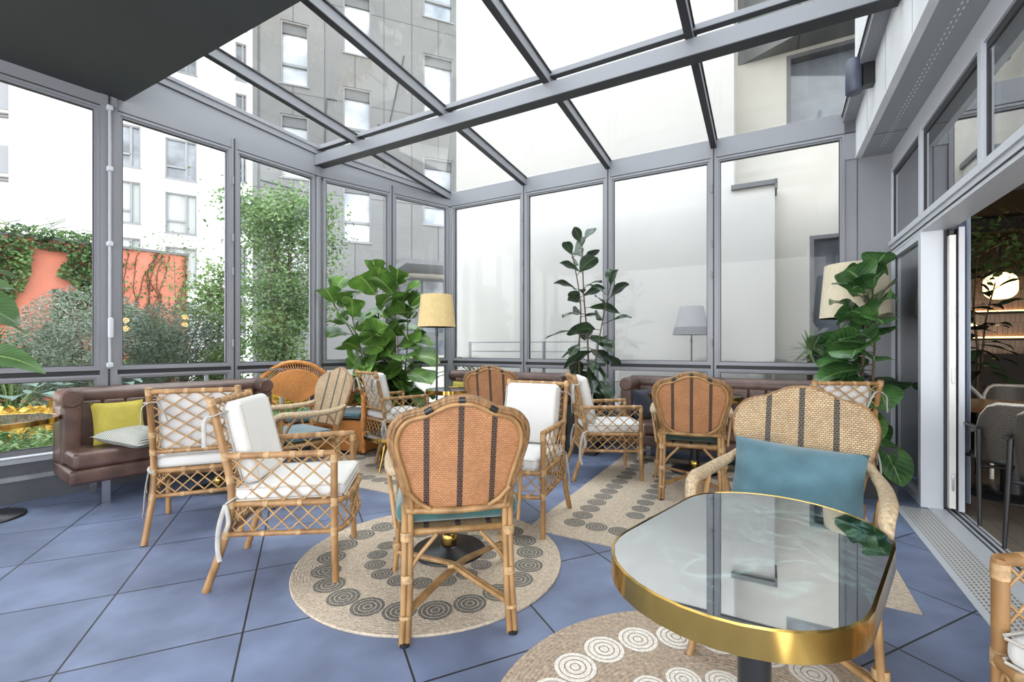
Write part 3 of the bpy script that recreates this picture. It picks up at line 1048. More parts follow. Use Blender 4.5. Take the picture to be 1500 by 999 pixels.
# grey clad hotel block
GB = frame(-7.55, 13.69, 2.54, 1.0)
gb = empty('grey_building', GB @ V(3, 0, 0))
tag(gb, 'tall grey panel clad building with bright narrow windows beyond the tree', 'building')
I = Matrix.Translation(-gb.location) @ GB
def uvbox(mb, x0, x1, y0, y1, z0, z1, mi=0):
    vs = [(x0, y0, z0), (x1, y0, z0), (x1, y1, z0), (x0, y1, z0), (x0, y0, z1), (x1, y0, z1), (x1, y1, z1), (x0, y1, z1)]
    uv = [(p[0] + p[1], p[2]) for p in vs]
    mb.add(vs, [(3, 2, 1, 0), (4, 5, 6, 7), (0, 1, 5, 4), (1, 2, 6, 5), (2, 3, 7, 6), (3, 0, 4, 7)], mi, uvs=uv)
wins = []
for z in (-0.6 + 4.1, 6.37, 9.23, 12.1):
    wins.append((0.55, 1.34, z, z + 1.95))
for z in (4.56, 7.57, 10.58, 13.4):
    wins.append((2.34, 3.20, z, z + 1.95))
for z in (5.35, 8.87, 12.4):
    wins.append((4.89, 5.93, z, z + 2.3))
cols = [(0.55, 1.34), (2.34, 3.20), (4.89, 5.93)]
mb = MB(I)
edges = [0.0] + [e for c in cols for e in c] + [6.6]
for a, b, z in ((0.0, 0.55, -0.1), (1.34, 2.34, -0.1), (3.2, 3.95, -0.1), (3.95, 4.89, 4.1), (5.93, 6.6, 4.1)):
    uvbox(mb, a, b, 0, 0.3, z, 16)
for c in cols:
    ws = sorted([w for w in wins if w[0] == c[0]], key=lambda w: w[2])
    z = 4.1 if c[0] > 3.9 else -0.1
    for w in ws:
        uvbox(mb, c[0], c[1], 0, 0.3, z, w[2])
        z = w[3]
    uvbox(mb, c[0], c[1], 0, 0.3, z, 16)
uvbox(mb, 3.2, 3.95, 0.3, 2.2, -0.1, 4.1)
uvbox(mb, -0.2, 0.0, 0.05, 9.0, -0.1, 16)
mb.build('wall', M['panel'], gb)
for (a, b, z0, z1) in wins:
    f = MB(I)
    t = 0.05
    f.box(a, a + t, 0.03, 0.22, z0, z1); f.box(b - t, b, 0.03, 0.22, z0, z1)
    f.box(a + t, b - t, 0.03, 0.22, z1 - t, z1); f.box(a + t, b - t, 0.03, 0.22, z0, z0 + t)
    f.box(a + t, b - t, 0.1, 0.22, z0 + 0.62, z0 + 0.70)
    f.box(a - 0.03, b + 0.03, -0.04, 0.03, z0 - 0.03, z0 + 0.01)
    w = f.build('window', M['bframe'], gb)
    g = MB(I)
    g.box(a + t, b - t, 0.17, 0.19, z0 + t, z0 + 0.62)
    g.box(a + t, b - t, 0.17, 0.19, z0 + 0.70, z1 - t)
    g.build('pane', M['bwin'], w)
    h = MB(I)
    h.box(a + t, b - t, 0.10, 0.16, z1 - 0.34, z1 - t)
    h.build('blind', M['panel_plain'], w)
mb = MB(I)
for (a, b, c_, d_) in ((-0.05, -0.006, 0.05, 0.006),):
    mb.beam(V(1.75, -0.012, 5.9), V(1.85, -0.012, 9.0), 0.03, 0.03)
    mb.beam(V(1.85, -0.012, 9.0), V(2.15, -0.012, 9.0), 0.03, 0.03)
    mb.beam(V(0.02, -0.012, 6.2), V(1.75, -0.012, 5.9), 0.03, 0.03)
    mb.beam(V(3.75, -0.012, 8.4), V(4.25, -0.012, 10.9), 0.03, 0.03)
    mb.beam(V(3.4, -0.012, 8.45), V(3.75, -0.012, 8.4), 0.03, 0.03)
mb.build('joint_line', M['frame_dark'], gb)
mb = MB(I)
mb.prism([(3.95, 0.0), (6.9, 0.0), (6.9, 2.2), (3.95, 2.2)], 4.0, 4.1)
mb.beam(V(3.55, -0.02, 3.55), V(4.25, -0.02, 4.05), 0.16, 0.16)
mb.box(4.2, 6.6, -0.02, 0.0, 4.0, 4.16)
mb.build('soffit', M['panel_plain'], gb)
mb = MB(I)
mb.box(3.9, 6.9, 2.0, 2.2, 0.0, 4.0)
mb.build('entrance_wall', M['warm_render'], gb)
mb = MB(I)
mb.box(4.3, 6.8, 1.9, 2.0, 0.9, 3.8)
e = mb.build('entrance_window', M['panel_plain'], gb)
mb = MB(I)
for a in (4.36, 5.22, 6.06):
    mb.box(a, a + 0.78, 1.88, 1.9, 1.75, 3.7); mb.box(a, a + 0.78, 1.88, 1.9, 0.95, 1.45)
mb.build('pane', M['bwin_dark'], e)
M['lamp_warm'] = emit('warm_indoor_lamp', (1.0, 0.65, 0.3), 2.0)
for (a, z) in ((4.75, 1.62), (6.25, 1.95), (6.55, 1.75)):
    mb = MB(I)
    mb.rbox(a - 0.05, a + 0.05, 1.84, 1.9, z - 0.06, z + 0.06, 0.03)
    mb.build('lamp', M['lamp_warm'], e)

# white hotel block
WB = frame(-21.6, 22.2, 1.57, 1.0)
wb = empty('white_building', WB @ V(4, 0, 0))
tag(wb, 'bright white rendered building with rows of dark framed windows behind the garden wall', 'building')
I = Matrix.Translation(-wb.location) @ WB
wc = [(1.636, 2.794, 10.46), (3.812, 5.183, 10.2), (7.003, 7.539, 10.6)]
mb = MB(I)
ed = [-0.0] + [e for c in wc for e in c[:2]] + [15.0]
for i in range(0, len(ed), 2):
    mb.box(ed[i], ed[i + 1], 0, 0.4, -0.1, 24)
for (a, b, zs) in wc:
    z = -0.1
    for k in range(-3, 4):
        zz = zs + 2.9 * k
        mb.box(a, b, 0, 0.4, z, zz)
        z = zz + 2.15
    mb.box(a, b, 0, 0.4, z, 24)
mb.build('wall', M['white_render'], wb)
for j, (a, b, zs) in enumerate(wc):
    for k in range(-3, 4):
        z0, z1 = zs + 2.9 * k, zs + 2.9 * k + 2.15
        t = 0.07
        f = MB(I)
        f.box(a, a + t, 0.08, 0.3, z0, z1); f.box(b - t, b, 0.08, 0.3, z0, z1)
        f.box(a + t, b - t, 0.08, 0.3, z1 - t, z1); f.box(a + t, b - t, 0.08, 0.3, z0, z0 + t)
        m_ = a + (b - a) * 0.66
        f.box(m_ - 0.05, m_ + 0.05, 0.1, 0.3, z0 + t, z1 - t)
        f.box(a + t, m_, 0.1, 0.3, z0 + 0.62, z0 + 0.72)
        f.box(a - 0.05, b + 0.05, -0.05, 0.08, z0 - 0.06, z0)
        w = f.build('window', M['bframe'], wb)
        g = MB(I)
        g.box(a + t, b - t, 0.2, 0.23, z0 + t, z1 - t)
        g.build('pane', M['bwin_dark'] if (k >= 0 or j == 2) else M['curtain'], w)
# its left wing
LW = frame(-22.5, 20.6, 0.9, 1.6)
lw = empty('white_wing', LW @ V(0.9, 0, 0))
tag(lw, 'blank white wall end of the wing left of the windowed white building', 'building')
I = Matrix.Translation(-lw.location) @ LW
mb = MB(I)
mb.box(0, 1.82, 0, 0.5, -0.1, 24)
mb.build('wall', M['white_render'], lw)
LV = frame(-36.0, 17.5, 13.3, 4.5)
lv = empty('beige_building', LV @ V(6, 0, 0))
tag(lv, 'cream building with louvred balcony bands at the far left edge', 'building')
I = Matrix.Translation(-lv.location) @ LV
mb = MB(I); mb.box(0, 14.0, 0, 0.5, -0.1, 24); mb.build('wall', M['warm_render'], lv)
mb = MB(I)
for z in (9.0, 9.15, 12.0, 12.15, 14.2, 14.35, 16.6):
    mb.box(0, 13.9, -0.12, 0, z, z + 0.06)
mb.build('balcony_rail', M['panel_plain'], lv)
mb = MB(I)
for z in (9.4, 12.4, 14.6):
    mb.box(0, 13.7, -0.04, 0, z, z + 1.3)
mb.build('shutter', M['bframe'], lv)

# terracotta garden wall
OW = frame(-10.86 - 2.2, 9.7 - 2.3, 0.689, 0.725)
oL = 6.496
mb = MB(OW)
mb.box(-1.0, oL, 0.0, 0.25, -0.1, 3.60)
mb.box(-1.05, oL + 0.03, -0.04, 0.29, 3.60, 3.66, 1)
gw = mb.build('garden_wall', [M['orange_wall'], M['panel_plain']])
tag(gw, 'terracotta red garden wall partly overgrown with ivy', 'wall')

# low cream wall beyond the further left facet
LWF = frame(-4.2, 9.6, 0.95, 0.18)
mb = MB(LWF)
mb.box(0, 3.4, 0, 0.2, -0.1, 0.80)
mb.box(-0.02, 3.42, -0.03, 0.23, 0.80, 0.86)
tag(mb.build('low_wall', M['concrete']), 'low pale wall with coping outside, behind the big potted fig', 'wall')

# ------------------------------------------------------------------ vegetation outside
def leafquad(mb, p, size, rnd, asp=0.5, mi=0, updir=0.3):
    d = Vector((rnd.gauss(0, 1), rnd.gauss(0, 1), rnd.gauss(0, 0.7)))
    d.normalize()
    nrm = Vector((rnd.gauss(0, 1), rnd.gauss(0, 1), rnd.gauss(0, 1) + updir))
    s = d.cross(nrm)
    if s.length < 1e-4:
        return
    s.normalize()
    L = size * rnd.uniform(0.7, 1.3)
    w = L * asp
    up = s.cross(d) * (L * 0.12)
    o = len(mb.v)
    p = mb.M @ p
    mb.v.extend([p - d * L / 2, p + s * w / 2 + up, p + d * L / 2, p - s * w / 2 + up])
    mb.f.append([o, o + 1, o + 2, o + 3]); mb.m.append(mi); mb.s.append(False); mb.uv.append(None)

def blob_points(rnd, n, c, r, shell=0.55):
    out = []
    while len(out) < n:
        q = Vector((rnd.uniform(-1, 1), rnd.uniform(-1, 1), rnd.uniform(-1, 1)))
        l = q.length
        if l > 1 or l < 1e-3:
            continue
        if rnd.random() > shell + (1 - shell) * l:
            continue
        nz = noise.noise(q * 2.3 + Vector(c) * 1.7)
        if nz < -0.18 and l > 0.45:
            continue
        out.append(Vector((c[0] + q.x * r[0], c[1] + q.y * r[1], c[2] + q.z * r[2])))
    return out

def tree(name, base, height, spread, n, leaf, mleaf, label, cat, stems=4, crown0=0.25, group=None, asp=0.5, branches=26, seed=1, cl=0.32, trunk_r=0.035):
    rnd = random.Random(seed)
    root = empty(name, base)
    tag(root, label, cat, group)
    st, lf = MB(), MB()
    tips = []
    for i in range(stems):
        a = 2 * math.pi * i / stems + rnd.uniform(-0.4, 0.4)
        top = Vector((math.cos(a) * spread * rnd.uniform(0.15, 0.5), math.sin(a) * spread * rnd.uniform(0.15, 0.5), height * rnd.uniform(0.8, 1.0)))
        pts = spline([(0.05 * math.cos(a), 0.05 * math.sin(a), 0), (top.x * 0.4, top.y * 0.4, height * 0.35), (top.x * 0.8, top.y * 0.8, height * 0.7), top], 5)
        st.tube(pts, [trunk_r * (1 - 0.85 * k / (len(pts) - 1)) for k in range(len(pts))], 6)
        tips.append(top)
        for b in range(branches // stems):
            t = rnd.uniform(crown0, 0.97)
            p = pts[int(t * (len(pts) - 1))]
            aa = rnd.uniform(0, 2 * math.pi)
            w = spread * (0.35 + 0.65 * math.sin(math.pi * min(1, max(0.05, (1.05 - t) / (1.05 - crown0))) ** 0.8)) * rnd.uniform(0.5, 1.0)
            q = p + Vector((math.cos(aa) * w, math.sin(aa) * w, rnd.uniform(0.0, 0.35) * spread))
            st.tube([p, (p + q) / 2 + Vector((0, 0, 0.06)), q], [trunk_r * 0.35, trunk_r * 0.22, trunk_r * 0.1], 5)
            tips.append(q)
            tips.append((p * 0.4 + q * 0.6))
    for k in range(n):
        c = tips[rnd.randrange(len(tips))]
        p = c + Vector((rnd.gauss(0, cl), rnd.gauss(0, cl), rnd.gauss(0, cl * 0.8)))
        if p.z < 0.1: continue
        leafquad(lf, p, leaf, rnd, asp)
    st.build('branches', M['bark'], root)
    lf.build('foliage', mleaf, root)
    return root

def shrub(name, base, r, h, n, leaf, mleaf, label, seed, asp=0.3, group=None, cat='shrub', twigs=14):
    rnd = random.Random(seed)
    root = empty(name, base)
    tag(root, label, cat, group)
    st, lf = MB(), MB()
    for i in range(twigs):
        a = rnd.uniform(0, 6.28); rr = r * rnd.uniform(0.2, 0.9)
        top = Vector((math.cos(a) * rr, math.sin(a) * rr, h * rnd.uniform(0.6, 1.0)))
        st.tube(spline([(0, 0, 0), (top.x * 0.3, top.y * 0.3, top.z * 0.5), top], 4), [0.02 * (1 - 0.8 * q / 8) for q in range(9)], 5)
    for p in blob_points(rnd, n, (0, 0, h * 0.52), (r, r, h * 0.5), 0.4):
        leafquad(lf, p, leaf, rnd, asp, updir=0.6)
    st.build('stems', M['bark'], root)
    lf.build('foliage', mleaf, root)
    return root

tree('tree', (-4.15, 8.2, 0), 4.25, 0.80, 15000, 0.072, M['tree'], 'multi stemmed green tree in front of the grey clad building', 'tree', stems=5, crown0=0.18, branches=70, seed=3, cl=0.19, asp=0.6)
tree('tree', (-5.85, 9.0, 0), 2.75, 0.55, 4200, 0.08, M['tree2'], 'loose young green tree beside the end of the terracotta wall', 'tree', stems=4, crown0=0.2, branches=30, seed=9, cl=0.18, asp=0.6)
tree('sapling', (-6.7, 9.2, 0), 3.9, 0.40, 300, 0.06, M['tree2'], 'thin bare sapling with few leaves rising above the terracotta wall', 'tree', stems=2, crown0=0.5, branches=18, seed=12, cl=0.14, asp=0.5, trunk_r=0.014)
shrub('shrub', (-6.75, 7.3, 0), 0.95, 2.15, 12000, 0.068, M['olive'], 'silvery olive shrub in front of the ivy, left of the wide post', 21, asp=0.24)
shrub('shrub', (-6.05, 8.3, 0), 1.0, 2.0, 11000, 0.070, M['olive2'], 'grey green shrub spreading below the bare part of the terracotta wall', 22, asp=0.26)
shrub('shrub', (-8.3, 7.2, 0), 0.9, 1.5, 4000, 0.085, M['ivy'], 'dark green shrub at the foot of the wall by the left edge', 23, asp=0.5)
shrub('conifer', (-5.3, 8.3, 0), 0.42, 1.25, 1500, 0.10, M['tree2'], 'small feathery bright green bush below the young tree', 24, asp=0.2)

# ivy and vines on the garden wall
rnd = random.Random(5)
iv, vn = MB(OW), MB(OW)
sL, sR, s0_, s15 = 3.581, 4.135, 2.9, 4.992
for k in range(19000):
    s = rnd.uniform(s0_, oL - 0.03)
    z = rnd.uniform(0.15, 3.85)
    nz = noise.noise(Vector((s * 1.1, z * 1.1, 2.0)))
    inpatch = 0.0
    cx = 3.90 - 0.24 * (3.1 - z)
    wd = 0.25 + 0.06 * math.sin(z * 4)
    if 1.2 < z < 3.35 and abs(s - cx) < wd: inpatch = 1.0
    if 0.55 < z < 1.7 and s < cx + 0.1: inpatch = max(inpatch, 0.85)
    if s > s15:
        lim = 2.40 - 0.85 * (s - s15) / (oL - s15)
        if z > lim: inpatch = 0.965
    if rnd.random() < inpatch: continue
    if nz < -0.32: continue
    y = -rnd.uniform(0.02, 0.22)
    if z > 3.5: y = rnd.uniform(-0.2, 0.2)
    leafquad(iv, V(s, y, z), 0.085, rnd, 0.75)
for i in range(13):      # thin climbing vines on the bare part
    s = s15 + 0.15 + i * (oL - s15 - 0.2) / 12
    z = 1.7 + 0.2 * rnd.random()
    pts = []
    ds = rnd.uniform(-0.1, 0.85)
    bend = rnd.uniform(-0.05, 0.12)
    for k in range(10):
        pts.append(V(min(oL - 0.05, s + ds * k * 0.12 + bend * math.sin(k * 0.8) + rnd.uniform(-0.03, 0.03)), -0.012, z + k * 0.2))
        if pts[-1].z > 3.5: break
    vn.tube(pts, 0.008, 4)
    for p in pts:
        for q in range(5):
            leafquad(vn, p + V(rnd.gauss(0, 0.035), -0.02, rnd.gauss(0, 0.08)), 0.055, rnd, 0.7, 1)
for k in range(16):
    s = rnd.uniform(s0_, s15)
    iv.tube(spline([V(s, 0, 3.6), V(s + rnd.uniform(-0.3, 0.3), -0.1, 3.8), V(s + rnd.uniform(-0.6, 0.6), -0.15, 3.75 + rnd.uniform(0, 0.35))], 4), 0.008, 4)
o = iv.build('ivy', M['ivy']); tag(o, 'dense dark ivy spilling over the terracotta garden wall', 'ivy', kind='stuff')
o = vn.build('vine', [M['stem'], M['vine']]); tag(o, 'thin brown vines climbing the bare terracotta wall', 'vine', kind='stuff')

# ground cover bands next to the glass
def cover(name, mleaf, n, sr, yr, zr, leaf, label, seed, asp=0.5):
    rnd = random.Random(seed)
    mb = MB(FL1)
    for k in range(n):
        s = rnd.uniform(*sr); y = rnd.uniform(*yr)
        h = zr[0] + (zr[1] - zr[0]) * (0.5 + 0.5 * noise.noise(Vector((s * 1.8, y * 1.8, seed))))
        leafquad(mb, V(s, y, max(0.02, h * rnd.uniform(0.35, 1.0))), leaf, rnd, asp, updir=1.0)
    o = mb.build(name, mleaf)
    return tag(o, label, 'plants', kind='stuff')
cover('ground_cover', M['cover'], 9000, (-2.6, 3.4), (0.22, 2.0), (0.15, 0.42), 0.085, 'fresh green leafy ground cover right outside the left glazing', 31)
cover('golden_foliage', M['gold'], 3600, (-2.0, 4.6), (2.1, 3.1), (0.25, 0.62), 0.12, 'golden yellow autumn leaves in a band across the garden', 32, 0.7)

# big blue green hosta leaves behind the golden band
def broad_leaf(mb, base, d, length, width, prof, droop=0.3, fold=0.15, wave=0.0, n=8, m=4, mi=0, roll=0.0, rnd=None, up=None):
    d = Vector(d).normalized()
    upv = Vector(up) if up else Vector((0, 0, 1))
    s = d.cross(upv)
    if s.length < 0.05: s = d.cross(Vector((1, 0, 0)))
    s.normalize()
    nn = s.cross(d)
    if roll:
        q = Matrix.Rotation(roll, 3, d)
        s = q @ s; nn = q @ nn
    ph = rnd.uniform(0, 6) if rnd else 0
    vs, uv, fs = [], [], []
    for i in range(n + 1):
        t = i / n
        f = t * (len(prof) - 1)
        k = min(int(f), len(prof) - 2)
        w = prof[k] + (prof[k + 1] - prof[k]) * (f - k)
        ang = droop * t * 1.6
        c = Vector(base) + d * (length * (t - 0.22 * droop * t * t)) - nn * 0 - Vector((0, 0, 1)) * (length * droop * t * t * 0.7)
        nl = nn * math.cos(ang) + d * math.sin(ang)
        for j in range(m + 1):
            u = -1 + 2 * j / m
            zoff = abs(u) * w * width / 2 * fold + wave * width * math.sin(t * 11 + ph + u * 2) * abs(u)
            vs.append(c + s * (u * w * width / 2) + nl * zoff)
            uv.append((u, t))
    for i in range(n):
        for j in range(m):
            a = i * (m + 1) + j
            fs.append((a, a + 1, a + m + 2, a + m + 1))
    mb.add(vs, fs, mi, True, uv)
HOSTA = [0.1, 0.7, 1.0, 0.95, 0.7, 0.35, 0.03]
rnd = random.Random(77)
for s, y, lab in ((-0.5, 3.35, 'near the left edge'), (0.45, 3.4, 'above the left sofa'), (1.4, 3.5, 'right of the wide post')):
    root = empty('hosta', FL1 @ V(s, y, 0.1))
    tag(root, 'blue green broad leaved plant behind the golden leaves, ' + lab, 'plant', 'broad leaved plants behind the golden leaves')
    st, lf = MB(), MB()
    for k in range(16):
        a = rnd.uniform(0, 6.28); e = rnd.uniform(0.2, 1.0)
        tip = V(math.cos(a) * 0.3 * (1.3 - e), math.sin(a) * 0.3 * (1.3 - e), 0.35 + 0.45 * e)
        st.tube([(0, 0, 0), tip * 0.6 + V(0, 0, 0.1), tip], 0.008, 5)
        broad_leaf(lf, tip, (math.cos(a), math.sin(a), 0.25), 0.36, 0.26, HOSTA, 0.4, 0.2, 0.03, rnd=rnd)
    st.build('stems', M['greenstem'], root)
    lf.build('foliage', M['hosta'], root)

# ------------------------------------------------------------------ rugs
def ring_prints(mb, cx, cy, r, z, mi=1, n=28, bands=((0.0, 0.20), (0.27, 0.47), (0.54, 0.75), (0.81, 1.0))):
    for a, b in bands:
        vs, fs = [], []
        for j in range(n):
            th = 2 * math.pi * j / n
            c, s = math.cos(th), math.sin(th)
            vs += [(cx + a * r * c, cy + a * r * s, z), (cx + b * r * c, cy + b * r * s, z)]
        for j in range(n):
            k = (j + 1) % n
            fs.append((2 * j, 2 * j + 1, 2 * k + 1, 2 * k))
        mb.add(vs, fs, mi)

def braid_round(mb, R_, z, mi=0, step=0.016):
    prof = [(R_, 0.0), (R_ + 0.004, z * 0.5), (R_, z)]
    mb.lathe(prof, n=72, mi=mi, caps=False)
    r = R_
    vs, fs = [], []
    n = 72
    prof = []
    while r > 0.02:
        prof += [(r, z), (r - step * 0.85, z), (r - step * 0.93, z - 0.002)]
        r -= step
    prof.append((0.0, z))
    mb.lathe(prof, n=72, mi=mi, smooth=False, caps=False)

def round_rug(name, c, R_, rings, label, base, ink, z=0.010):
    mb = MB(Matrix.Translation(V(0, 0, 0)))
    braid_round(mb, R_, z)
    for rad, cnt, cr, off in rings:
        for i in range(cnt):
            a = 2 * math.pi * (i + off) / cnt
            ring_prints(mb, rad * math.cos(a), rad * math.sin(a), cr, z + 0.0006)
    o = mb.build(name, [base, ink])
    o.location = (c[0], c[1], 0.0)
    return tag(o, label, 'rug')

def rect_rug(name, F, w, h, label, z=0.006, z0=0.0, loops=((0.24, 0.155, 0.073), (0.57, 0.155, 0.066))):
    mb = MB()
    mb.box(0, w, 0, h, 0.0, z - 0.002)
    y = 0.0
    while y < h - 0.02:
        mb.box(0, w, y + 0.001, y + 0.017, z - 0.0022, z, 0)
        y += 0.018
    for off, sp_, cr in loops:
        pw, ph = w - 2 * off, h - 2 * off
        if pw <= 0.1: continue
        per = 2 * (pw + ph)
        n = int(per / sp_)
        for i in range(n):
            t = per * i / n
            if t < pw: p = (off + t, off)
            elif t < pw + ph: p = (off + pw, off + t - pw)
            elif t < 2 * pw + ph: p = (off + pw - (t - pw - ph), off + ph)
            else: p = (off, off + ph - (t - 2 * pw - ph))
            ring_prints(mb, p[0], p[1], cr, z + 0.0006, n=22)
    o = mb.build(name, [M['jute'], M['ink']])
    o.matrix_world = F @ Matrix.Translation(V(0, 0, z0))
    return tag(o, label, 'rug')

round_rug('round_rug', (-0.46, 2.63), 0.735, ((0.565, 22, 0.078, 0.2), (0.315, 16, 0.057, 0.0)),
          'round pale jute rug with two rings of grey circles under the central table', M['jute'], M['ink'], z=0.012)
round_rug('round_rug', (0.65, 1.31), 0.76, ((0.57, 22, 0.078, 0.35), (0.33, 15, 0.062, 0.0)),
          'round darker jute rug with white circles under the brass rimmed oval table', M['jute_dark'], M['white_ink'], z=0.016)
rect_rug('rug', frame(0.102, 3.035, 0.873, -0.488), 2.0, 2.45,
         'rectangular pale jute rug with grey circles in front of the right rear sofa')
rect_rug('rug', frame(-2.2, 4.42, 0.873, -0.488), 2.0, 2.0,
         'pale jute rug with grey circles under the small green marble drinks table')

# ------------------------------------------------------------------ lattice bamboo chair with white cushions
def lattice(mb, P, L, H, sp_, r=0.0045, slope=0.95, mi=0, n=5):
    """crossing rods over a panel; P(s, t) maps metres to 3-D"""
    k = H / slope
    cnt = max(2, round(L / sp_))
    sp_ = L / cnt
    for sg in (1, -1):
        i = -int(k / sp_) - 1
        while i * sp_ < L + k:
            s0 = i * sp_ + sp_ / 2
            a, b = (s0, 0.0), (s0 + k, H)
            i += 1
            # clip to 0..L
            def at_s(s): return (s, (s - a[0]) * slope)
            p0, p1 = a, b
            if p0[0] < 0: p0 = at_s(0)
            if p1[0] > L: p1 = at_s(L)
            if p0[0] >= L - 1e-4 or p1[0] <= 1e-4 or p1[0] - p0[0] < 0.015: continue
            pts = []
            m = 4
            for q in range(m + 1):
                s = p0[0] + (p1[0] - p0[0]) * q / m
                t = p0[1] + (p1[1] - p0[1]) * q / m
                if sg < 0: s = L - s
                pts.append(P(s, t) )
            mb.tube(pts, r, n, mi, caps=False)

def cuff(mb, a, b, r, mi=1):
    mb.tube([a, b], r, 8, mi, caps=True)

def ribbon(mb, pts, w=0.011, mi=0):
    mb.tube(spline(pts, 5), w, 6, mi, flat=0.22)

def make_lattice_chair(loc, rz, label, group):
    root = empty('lattice_chair', loc, rz)
    tag(root, label, 'chair', group)
    FX, FY, RX = 0.275, 0.25, 0.235
    rear = lambda sx: spline([(sx * 0.255, -0.355, 0.0), (sx * RX, -0.27, 0.27), (sx * RX, -0.245, 0.43), (sx * RX, -0.262, 0.6), (sx * RX, -0.345, 0.955)], 4)
    def rear_at(sx, z):
        pts = rear(sx)
        for p, q in zip(pts, pts[1:]):
            if p.z <= z <= q.z:
                return p.lerp(q, (z - p.z) / (q.z - p.z + 1e-9))
        return pts[-1]
    for sx in (-1, 1):
        mb = MB()
        mb.tube(rear(sx), 0.0185, 10)
        for z in (0.27, 0.42, 0.545, 0.66, 0.93):
            cuff(mb, rear_at(sx, z - 0.018), rear_at(sx, min(0.954, z + 0.018)), 0.0205)
        mb.build('leg', [M['bamboo'], M['binding']], root)
        mb = MB()
        mb.tube([(sx * (FX + 0.003), FY + 0.008, 0), (sx * FX, FY, 0.3), (sx * FX, FY, 0.672)], 0.0175, 10)
        for z in (0.27, 0.42, 0.64):
            cuff(mb, V(sx * FX, FY, z - 0.02), V(sx * FX, FY, z + 0.02), 0.0195)
        mb.build('leg', [M['bamboo'], M['binding']], root)
        # arm
        mb = MB()
        ra = rear_at(sx, 0.66)
        mb.tube([ra, (sx * FX, FY + 0.005, 0.667)], 0.0165, 10)
        for q in (0.12, 0.38, 0.62, 0.88):
            p = ra.lerp(V(sx * FX, FY, 0.667), q)
            d = (V(sx * FX, FY, 0.667) - ra).normalized() * 0.013
            cuff(mb, p - d, p + d, 0.0185)
        mb.build('arm_rail', [M['bamboo'], M['binding']], root)
        mb = MB()
        r0, f0 = rear_at(sx, 0.44), V(sx * FX, FY, 0.44)
        Lh = (f0 - r0).length
        def P(s, t, sx=sx, Lh=Lh):
            a = rear_at(sx, 0.435 + t)
            b = V(sx * FX, FY, 0.435 + t)
            return a.lerp(b, s / Lh)
        lattice(mb, P, Lh, 0.215, 0.098, 0.0045)
        mb.build('arm_lattice', M['rod'], root)
    # seat frame and lower rail with bowed front
    mb = MB()
    def ringpts(z):
        pts = [rear_at(-1, z), rear_at(1, z)]
        out = [pts[0].lerp(pts[1], q / 3) for q in range(4)]
        out += [V(RX + (FX - RX) * q / 3, out[3].y + (FY - out[3].y) * q / 3, z) for q in range(1, 4)]
        out += [V(FX * math.cos(math.pi * q / 8), FY + 0.065 * math.sin(math.pi * q / 8), z) for q in range(1, 9)]
        out += [V(-FX + (FX - RX) * q / 3, FY + (pts[0].y - FY) * q / 3, z) for q in range(1, 3)]
        return out
    for z, r in ((0.42, 0.0165), (0.27, 0.014)):
        rp = ringpts(z)
        mb.tube(rp, r, 8, closed=True)
        for q in (1, 2, 4, 5, 8, 9, 10, 11, 12, 15, 16):
            p = rp[q % len(rp)]; d = (rp[(q + 1) % len(rp)] - rp[q - 1]).normalized() * 0.011
            cuff(mb, p - d, p + d, r + 0.002)
    mb.build('seat_frame', [M['bamboo'], M['binding']], root)
    mb = MB()
    lo, hi = ringpts(0.285), ringpts(0.405)
    def seg(idx):
        a = [lo[i % len(lo)] for i in idx]; b = [hi[i % len(hi)] for i in idx]
        L = sum((a[i + 1] - a[i]).length for i in range(len(a) - 1))
        def P(s, t):
            x = s / L * (len(a) - 1)
            i = min(int(x), len(a) - 2); f = x - i
            return (a[i].lerp(a[i + 1], f)).lerp(b[i].lerp(b[i + 1], f), t / 0.12)
        lattice(mb, P, L, 0.12, 0.085, 0.0045)
    seg([0, 1, 2, 3]); seg([3, 4, 5, 6]); seg(list(range(6, 15))); seg([14, 15, 16, 17])
    mb.build('apron_lattice', M['rod'], root)
    # back frame
    for z in (0.545, 0.93):
        mb = MB()
        a, b = rear_at(-1, z), rear_at(1, z)
        mb.tube([a, b], 0.0155, 8)
        for q in (0.2, 0.4, 0.6, 0.8):
            p = a.lerp(b, q); d = V(0.011, 0, 0)
            cuff(mb, p - d, p + d, 0.0175)
        mb.build('back_rail', [M['bamboo'], M['binding']], root)
    mb = MB()
    W = 2 * RX
    lattice(mb, lambda s, t: rear_at(-1, 0.55 + t).lerp(rear_at(1, 0.55 + t), s / W), W, 0.375, 0.105, 0.0048, slope=0.72)
    mb.build('back_lattice', M['rod'], root)
    # cushions
    mb = MB()
    mb.rbox(-0.245, 0.245, -0.235, 0.295, 0.432, 0.505, 0.03, 4, puff=0.018)
    for z in (0.44, 0.498):
        pp = []
        for x, y in ((-0.232, -0.222), (0.232, -0.222), (0.236, 0.282), (-0.236, 0.282)):
            pp.append(V(x, y, z))
        mb.tube([pp[0], pp[1]], 0.0045, 5, 1); mb.tube([pp[1] + V(0.012, 0, 0), pp[2] + V(0.010, 0, 0)], 0.0045, 5, 1)
        mb.tube([pp[3] - V(0.010, 0, 0), pp[0] - V(0.012, 0, 0)], 0.0045, 5, 1); mb.tube([pp[2] + V(0, 0.012, 0), pp[3] + V(0, 0.012, 0)], 0.0045, 5, 1)
    mb.build('seat_cushion', [M['cushion'], M['piping']], root)
    mb = MB()
    rot = Matrix.Translation(V(0, -0.175, 0.505)) @ Matrix.Rotation(math.radians(13.5), 4, 'X')
    mb.rbox(-0.205, 0.205, -0.035, 0.055, 0.0, 0.435, 0.035, 4, rot=rot)
